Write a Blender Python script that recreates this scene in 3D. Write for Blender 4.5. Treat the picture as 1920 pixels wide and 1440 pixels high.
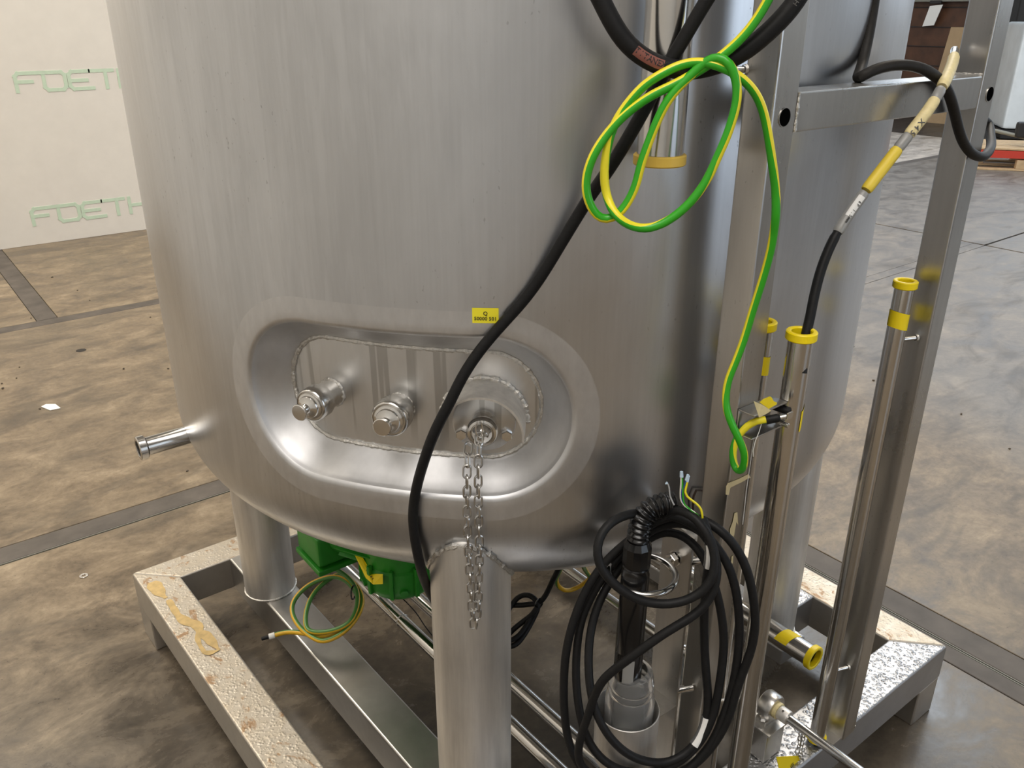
import bpy, bmesh, math, random
import numpy as np
from mathutils import Vector, Matrix
random.seed(7); R_=np.random.RandomState(5)
for o in list(bpy.data.objects): bpy.data.objects.remove(o)
SC=bpy.context.scene; COL=SC.collection
PI=math.pi

# ------------------------------------------------------------------ camera
cam=bpy.data.cameras.new('camera'); co=bpy.data.objects.new('camera',cam); COL.objects.link(co)
co.location=(-1.1553,-1.4908,1.725)
co.rotation_euler=(math.radians(90-23.8138),0,math.radians(-37.5))
cam.sensor_fit='HORIZONTAL'; cam.sensor_width=36.0; cam.lens=1580.0/1920.0*36.0
cam.clip_start=.02; cam.clip_end=200
SC.camera=co
# ------------------------------------------------------------------ world (overcast daylight outside the hall)
w=bpy.data.worlds.new('World'); SC.world=w; w.use_nodes=True
bg=w.node_tree.nodes['Background']; bg.inputs[0].default_value=(.74,.86,1.0,1); bg.inputs[1].default_value=1.35
# ------------------------------------------------------------------ unseen lamps over the hall; front and cool ones added as fill
def area(name,loc,sx,sy,power,color,rot=(0,0,0)):
    l=bpy.data.lights.new(name,'AREA'); l.shape='RECTANGLE'; l.size=sx; l.size_y=sy; l.energy=power; l.color=color
    o=bpy.data.objects.new(name,l); COL.objects.link(o); o.location=loc; o.rotation_euler=rot; return o
WARM=(1.0,.90,.76); NEUTRAL=(1.0,.95,.90); COOL=(.84,.92,1.0)
for x,y,p,c,s in ((-2.1,4.7,200,WARM,1.6),(-2.1,-2.9,125,NEUTRAL,2.4),(4.2,1.4,210,WARM,1.6),(8.5,3.0,150,COOL,1.6),(9.0,-4.5,60,COOL,1.6)):
    area('unseen_lamp',(x,y,6.3),s,4.6,p,c)
SC.view_settings.view_transform='Standard'; SC.view_settings.look='None'
SC.view_settings.exposure=0.8; SC.view_settings.gamma=1.0
SC.view_settings.use_curve_mapping=False
SC.cycles.max_bounces=10; SC.cycles.diffuse_bounces=4; SC.cycles.glossy_bounces=5; SC.cycles.transmission_bounces=8
SC.cycles.transparent_max_bounces=8; SC.cycles.sample_clamp_indirect=8.0; SC.cycles.caustics_reflective=False; SC.cycles.caustics_refractive=False
# ------------------------------------------------------------------ materials
class NT:
    def __init__(s,name):
        s.m=bpy.data.materials.new(name); s.m.use_nodes=True; s.t=s.m.node_tree; s.b=s.t.nodes['Principled BSDF']
    def n(s,kind,**kw):
        x=s.t.nodes.new(kind)
        for k,v in kw.items():
            if k.startswith('i_'): x.inputs[k[2:].replace('_',' ')].default_value=v
            elif k[0]=='I' and k[1:].isdigit(): x.inputs[int(k[1:])].default_value=v
            else: setattr(x,k,v)
        return x
    def l(s,a,b): s.t.links.new(a,b)
    def set(s,**kw):
        for k,v in kw.items(): s.b.inputs[k.replace('_',' ')].default_value=v
    def pos(s,sx=1,sy=1,sz=1,obj=False):
        mp=s.n('ShaderNodeMapping'); mp.inputs['Scale'].default_value=(sx,sy,sz)
        if obj: s.l(s.n('ShaderNodeTexCoord').outputs['Object'],mp.inputs[0])
        else: s.l(s.n('ShaderNodeNewGeometry').outputs['Position'],mp.inputs[0])
        return mp.outputs[0]
    def noise(s,vec,scale,detail=3,rough=.55,dist=0):
        x=s.n('ShaderNodeTexNoise'); x.inputs['Scale'].default_value=scale; x.inputs['Detail'].default_value=detail
        x.inputs['Roughness'].default_value=rough; x.inputs['Distortion'].default_value=dist; s.l(vec,x.inputs['Vector']); return x.outputs['Fac']
    def ramp(s,fac,stops):
        r=s.n('ShaderNodeValToRGB'); e=r.color_ramp.elements
        while len(e)<len(stops): e.new(.5)
        for q,(p,c) in zip(e,stops): q.position=p; q.color=(c if len(c)==4 else (*c,1)) if not isinstance(c,(int,float)) else (c,c,c,1)
        s.l(fac,r.inputs[0]); return r.outputs[0]
    def mix(s,f,a,b,mode='MIX'):
        x=s.n('ShaderNodeMix',data_type='RGBA',blend_type=mode); ins=[x.inputs[0],x.inputs[6],x.inputs[7]]
        for q,v in zip(ins,(f,a,b)):
            if hasattr(v,'is_linked'): s.l(v,q)
            else: q.default_value=v if isinstance(v,(int,float)) else ((*v,1) if len(v)==3 else v)
        return x.outputs[2]
    def math(s,op,a,b=0,c=0):
        x=s.n('ShaderNodeMath',operation=op)
        for q,v in zip(x.inputs,(a,b,c)):
            if hasattr(v,'is_linked'): s.l(v,q)
            else: q.default_value=v
        return x.outputs[0]
    def bump(s,h,strength,dist=.002,prev=None):
        x=s.n('ShaderNodeBump'); x.inputs['Strength'].default_value=strength; x.inputs['Distance'].default_value=dist
        s.l(h,x.inputs['Height'])
        if prev is not None: s.l(prev,x.inputs['Normal'])
        s.l(x.outputs[0],s.b.inputs['Normal']); return x.outputs[0]
M={}
def plain(name,col,rough=.5,metal=0,spec=.5,noise=0,nscale=60,bump=0,**kw):
    t=NT(name); t.set(Base_Color=(*col,1),Roughness=rough,Metallic=metal)
    t.b.inputs['Specular IOR Level'].default_value=spec
    for k,v in kw.items(): t.set(**{k:v})
    if noise or bump:
        f=t.noise(t.pos(),nscale,4)
        if noise: t.l(t.ramp(f,[(.25,tuple(c*(1-noise) for c in col)),(.75,tuple(min(1,c*(1+noise)) for c in col))]),t.b.inputs['Base Color'])
        if bump: t.bump(f,bump)
    M[name]=t.m; return t.m
def steel(name,col=(.58,.565,.54),r0=.3,r1=.42,stretch=(60,60,2.5),streak=.12,blotch=.12,bump=.05,bdist=.0006,wet_or_shade=0,specks=0,drips=0,obj=False):
    """brushed stainless steel: fine grain along one axis, broad cloudy patches, optional droplets"""
    t=NT(name); t.set(Metallic=1.0)
    g=t.noise(t.pos(*stretch,obj=obj),1.0,4,.6)
    c=t.noise(t.pos(1,1,.55,obj=obj),5.0,5,.62,.4)
    col1=t.ramp(g,[(.2,tuple(x*(1-streak) for x in col)),(.8,tuple(min(1,x*(1+streak)) for x in col))])
    cm=t.ramp(c,[(.3,(1-blotch,)*3),(.62,(1.0,)*3)])
    base=t.mix(1.0,col1,cm,'MULTIPLY')
    if drips:
        dv=t.noise(t.pos(34,34,4.5,obj=obj),1.0,4,.6,.3); dm=t.noise(t.pos(),2.2,3,.5); base=t.mix(t.math('MULTIPLY',t.ramp(dv,[(.50,0),(.58,1)]),t.ramp(dm,[(.40,0),(.60,drips)])),base,tuple(min(1,x*1.22) for x in col)); base=t.mix(t.math('MULTIPLY',t.ramp(dv,[(.36,1),(.44,0)]),t.ramp(dm,[(.45,0),(.62,drips)])),base,tuple(x*.72 for x in col))
    if specks:
        v=t.noise(t.pos(190,190,95,obj=obj),1.0,2,.5); v2=t.noise(t.pos(),4.0,2,.5); base=t.mix(t.math('MULTIPLY',t.ramp(v,[(.70,0),(.74,specks)]),t.ramp(v2,[(.42,0),(.62,1)])),base,tuple(x*.35 for x in col))
    t.l(base,t.b.inputs['Base Color'])
    t.l(t.math('MULTIPLY_ADD',c,(r1-r0)*1.4,r0-.2*(r1-r0)),t.b.inputs['Roughness'])
    nb=t.bump(g,bump,bdist)
    if wet_or_shade:
        vo=t.n('ShaderNodeTexVoronoi',feature='SMOOTH_F1'); vo.inputs['Scale'].default_value=150; t.l(t.pos(),vo.inputs['Vector'])
        nz=t.noise(t.pos(),70,3); dr=t.math('MULTIPLY',t.ramp(vo.outputs['Distance'],[(.0,1),(.55,0)]),t.ramp(nz,[(.42,0),(.6,1)]))
        sp=t.n('ShaderNodeSeparateXYZ'); t.l(t.n('ShaderNodeNewGeometry').outputs['Normal'],sp.inputs[0])
        up=t.math('GREATER_THAN',sp.outputs[2],.8)
        t.bump(t.math('MULTIPLY',dr,up),wet_or_shade,.0042,nb)
    M[name]=t.m; return t
# ------------------------------------------------------------------ object helpers
def rootloc(p):
    v=Vector((0,0,0))
    while p: v+=p.location; p=p.parent
    return v
def tag(o,label=None,cat=None,group=None,kind=None):
    if label: o['label']=label
    if cat: o['category']=cat
    if group: o['group']=group
    if kind: o['kind']=kind
    return o
def thing(name,label,cat,loc,group=None,kind=None):
    o=bpy.data.objects.new(name,None); o.empty_display_size=.05; COL.objects.link(o); o.location=loc
    return tag(o,label,cat,group,kind)
def obj(name,geo,mats,parent=None,smooth=True,label=None,loc=None,mids=None,sharp=None):
    v,f=geo[0],geo[1]
    if len(geo)>2: mids=geo[2]
    off=rootloc(parent) if parent else Vector(loc if loc is not None else v[0])
    me=bpy.data.meshes.new(name); va=np.asarray(v,float)-np.array(off)
    me.from_pydata(va.tolist(),[],[list(q) for q in f]); 
    if not isinstance(mats,(list,tuple)): mats=[mats]
    for m in mats: me.materials.append(M[m] if isinstance(m,str) else m)
    if mids is not None: me.polygons.foreach_set('material_index',np.asarray(mids,dtype=np.int32))
    if smooth:
        me.polygons.foreach_set('use_smooth',[True]*len(me.polygons))
        try: me.set_sharp_from_angle(angle=math.radians(sharp if sharp else 38))
        except Exception: pass
    me.update()
    o=bpy.data.objects.new(name,me); COL.objects.link(o)
    if smooth and len(f)<140 and max(len(q) for q in f)>=4:
        wn=o.modifiers.new('weighted','WEIGHTED_NORMAL'); wn.keep_sharp=True; wn.weight=90
    if parent: o.parent=parent
    else: o.location=off
    if label: o['label']=label
    return o
def join(*gs):
    V=[];Fs=[]
    for g in gs:
        k=len(V); V+=[tuple(p) for p in g[0]]; Fs+=[[i+k for i in q] for q in g[1]]
    return V,Fs
def basis(axis,ref=None):
    a=Vector(axis).normalized(); r=Vector(ref) if ref is not None else (Vector((0,0,1)) if abs(a.z)<.9 else Vector((1,0,0)))
    u=(r-a*r.dot(a)).normalized(); return a,u,a.cross(u)
def lathe(prof,org=(0,0,0),axis=(0,0,1),n=28,ref=None,close=False,arc=None):
    """prof: (radius, height along the axis); radius 0 closes at a pole"""
    a,u,v=basis(axis,ref); o=Vector(org); V=[];Fs=[];rings=[]
    full=arc is None; a0,a1=(0,2*PI) if full else arc; m=n if full else n+1
    for r,h in prof:
        if r<1e-7: rings.append([len(V)]); V.append(tuple(o+a*h)); continue
        rings.append(list(range(len(V),len(V)+m)))
        for i in range(m):
            t=a0+(a1-a0)*i/n; V.append(tuple(o+a*h+(u*math.cos(t)+v*math.sin(t))*r))
    pr=list(zip(rings[:-1],rings[1:]))
    if close: pr.append((rings[-1],rings[0]))
    for A,B in pr:
        for i in range(n):
            j=(i+1)%m
            if len(A)==1 and len(B)==1: continue
            if len(A)==1: Fs.append([A[0],B[j],B[i]])
            elif len(B)==1: Fs.append([A[i],A[j],B[0]])
            else: Fs.append([A[i],A[j],B[j],B[i]])
    return V,Fs
def tubeprof(ro,ri,h0,h1,b=.001):
    return [(ri,h0+b),(ri+b,h0),(ro-b,h0),(ro,h0+b),(ro,h1-b),(ro-b,h1),(ri+b,h1),(ri,h1-b)]
def pipe(p0,p1,ro,ri,n=28,b=.001):
    p0=Vector(p0);p1=Vector(p1); return lathe(tubeprof(ro,ri,0,(p1-p0).length,b),p0,p1-p0,n,close=True)
def rod(p0,p1,r,n=14,b=.0008):
    p0=Vector(p0);p1=Vector(p1);L=(p1-p0).length
    return lathe([(0,0),(r-b,0),(r,b),(r,L-b),(r-b,L),(0,L)],p0,p1-p0,n)
def box(c,s,b=.002,rot=None):
    """bevelled box: centre c, full size s"""
    x,y,z=s[0]/2,s[1]/2,s[2]/2; b=min(b,x*.45,y*.45,z*.45); bm=bmesh.new(); bmesh.ops.create_cube(bm,size=1)
    for q in bm.verts: q.co=Vector((q.co.x*2*x,q.co.y*2*y,q.co.z*2*z))
    if b>0: bmesh.ops.bevel(bm,geom=list(bm.edges),offset=b,segments=2,affect='EDGES',profile=.5)
    Mx=Matrix.Translation(c) if rot is None else Matrix.Translation(c)@rot.to_4x4()
    bm.verts.ensure_lookup_table(); V=[tuple(Mx@q.co) for q in bm.verts]; Fs=[[q.index for q in fa.verts] for fa in bm.faces]; bm.free(); return V,Fs
def prism(poly,thick,b=0.0):
    """planar polygon (3-D points) extruded by the vector thick"""
    t=Vector(thick); n=len(poly); V=[tuple(p) for p in poly]+[tuple(Vector(p)+t) for p in poly]
    Fs=[list(range(n))[::-1],list(range(n,2*n))]+[[i,(i+1)%n,n+(i+1)%n,n+i] for i in range(n)]
    return V,Fs
def smoothpath(P,step=.006,closed=False):
    P=[Vector(p) for p in P]; n=len(P); out=[]
    for i in range(n if closed else n-1):
        g=lambda k:P[k%n] if closed else P[max(0,min(n-1,k))]
        p0,p1,p2,p3=g(i-1),g(i),g(i+1),g(i+2)
        d1=max((p1-p0).length,1e-6)**.5; d2=max((p2-p1).length,1e-6)**.5; d3=max((p3-p2).length,1e-6)**.5
        m1=(p2-p1) if (p1-p0).length<1e-6 else ((p1-p0)/d1-(p2-p0)/(d1+d2)+(p2-p1)/d2)*d2
        m2=(p2-p1) if (p3-p2).length<1e-6 else ((p2-p1)/d2-(p3-p1)/(d2+d3)+(p3-p2)/d3)*d2
        k=max(1,int((p2-p1).length/step))
        for j in range(k):
            t=j/k; t2=t*t;t3=t2*t
            out.append(p1*(2*t3-3*t2+1)+m1*(t3-2*t2+t)+p2*(3*t2-2*t3)+m2*(t3-t2))
    if not closed: out.append(P[-1].copy())
    return out
def relax(P,k=2):
    P=[p.copy() for p in P]
    for _ in range(k):
        Q=[p.copy() for p in P]
        for i in range(1,len(P)-1): Q[i]=P[i]*.5+(P[i-1]+P[i+1])*.25
        P=Q
    return P
def sweep(P,r,n=8,closed=False,caps=True,front=None,twist=None,rf=None,band=None):
    """tube along the points P; band(i)->material index per side gives lengthwise stripes"""
    m=len(P); V=[];Fs=[];mi=[]
    T=[((P[(i+1)%m]-P[i-1]) if closed else (P[min(i+1,m-1)]-P[max(i-1,0)])).normalized() for i in range(m)]
    ref=None
    for i in range(m):
        t=T[i]
        if front is not None: f=Vector(front); u=(f-t*f.dot(t)); u=u.normalized() if u.length>1e-3 else ref
        else:
            if ref is None: ref=Vector((0,0,1)) if abs(t.z)<.9 else Vector((1,0,0))
            u=(ref-t*ref.dot(t)).normalized()
        ref=u; v=t.cross(u); rr=rf(i/(m-1),i) if rf else r
        a0=twist(i/(m-1)) if twist else 0
        for k in range(n):
            a=a0+2*PI*k/n; V.append(tuple(P[i]+(u*math.cos(a)+v*math.sin(a))*rr))
    for i in range(m if closed else m-1):
        for k in range(n):
            a=i*n+k;b=i*n+(k+1)%n;c=((i+1)%m)*n+(k+1)%n;d=((i+1)%m)*n+k
            Fs.append([a,b,c,d]); mi.append(band(k) if band else 0)
    if caps and not closed:
        Fs.append(list(range(n))[::-1]); Fs.append(list(range((m-1)*n,m*n))); mi+=[0,0]
    return (V,Fs,mi) if band else (V,Fs)
def text_mesh(s,size,org,xdir,ydir,depth=.0003,space=1.0):
    c=bpy.data.curves.new('lettering','FONT'); c.body=s; c.size=size; c.align_x='CENTER'; c.align_y='CENTER'; c.space_character=space; c.extrude=depth/2; c.resolution_u=2; c.offset=size*.012
    o=bpy.data.objects.new('lettering',c); COL.objects.link(o); dg=bpy.context.evaluated_depsgraph_get()
    me=bpy.data.meshes.new_from_object(o.evaluated_get(dg)); x=Vector(xdir).normalized();y=Vector(ydir).normalized();z=x.cross(y);O=Vector(org)
    V=[tuple(O+x*q.co.x+y*q.co.y+z*(q.co.z+depth/2)) for q in me.vertices]; Fs=[list(q.vertices) for q in me.polygons]
    bpy.data.objects.remove(o); bpy.data.curves.remove(c); bpy.data.meshes.remove(me); return V,Fs

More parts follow.
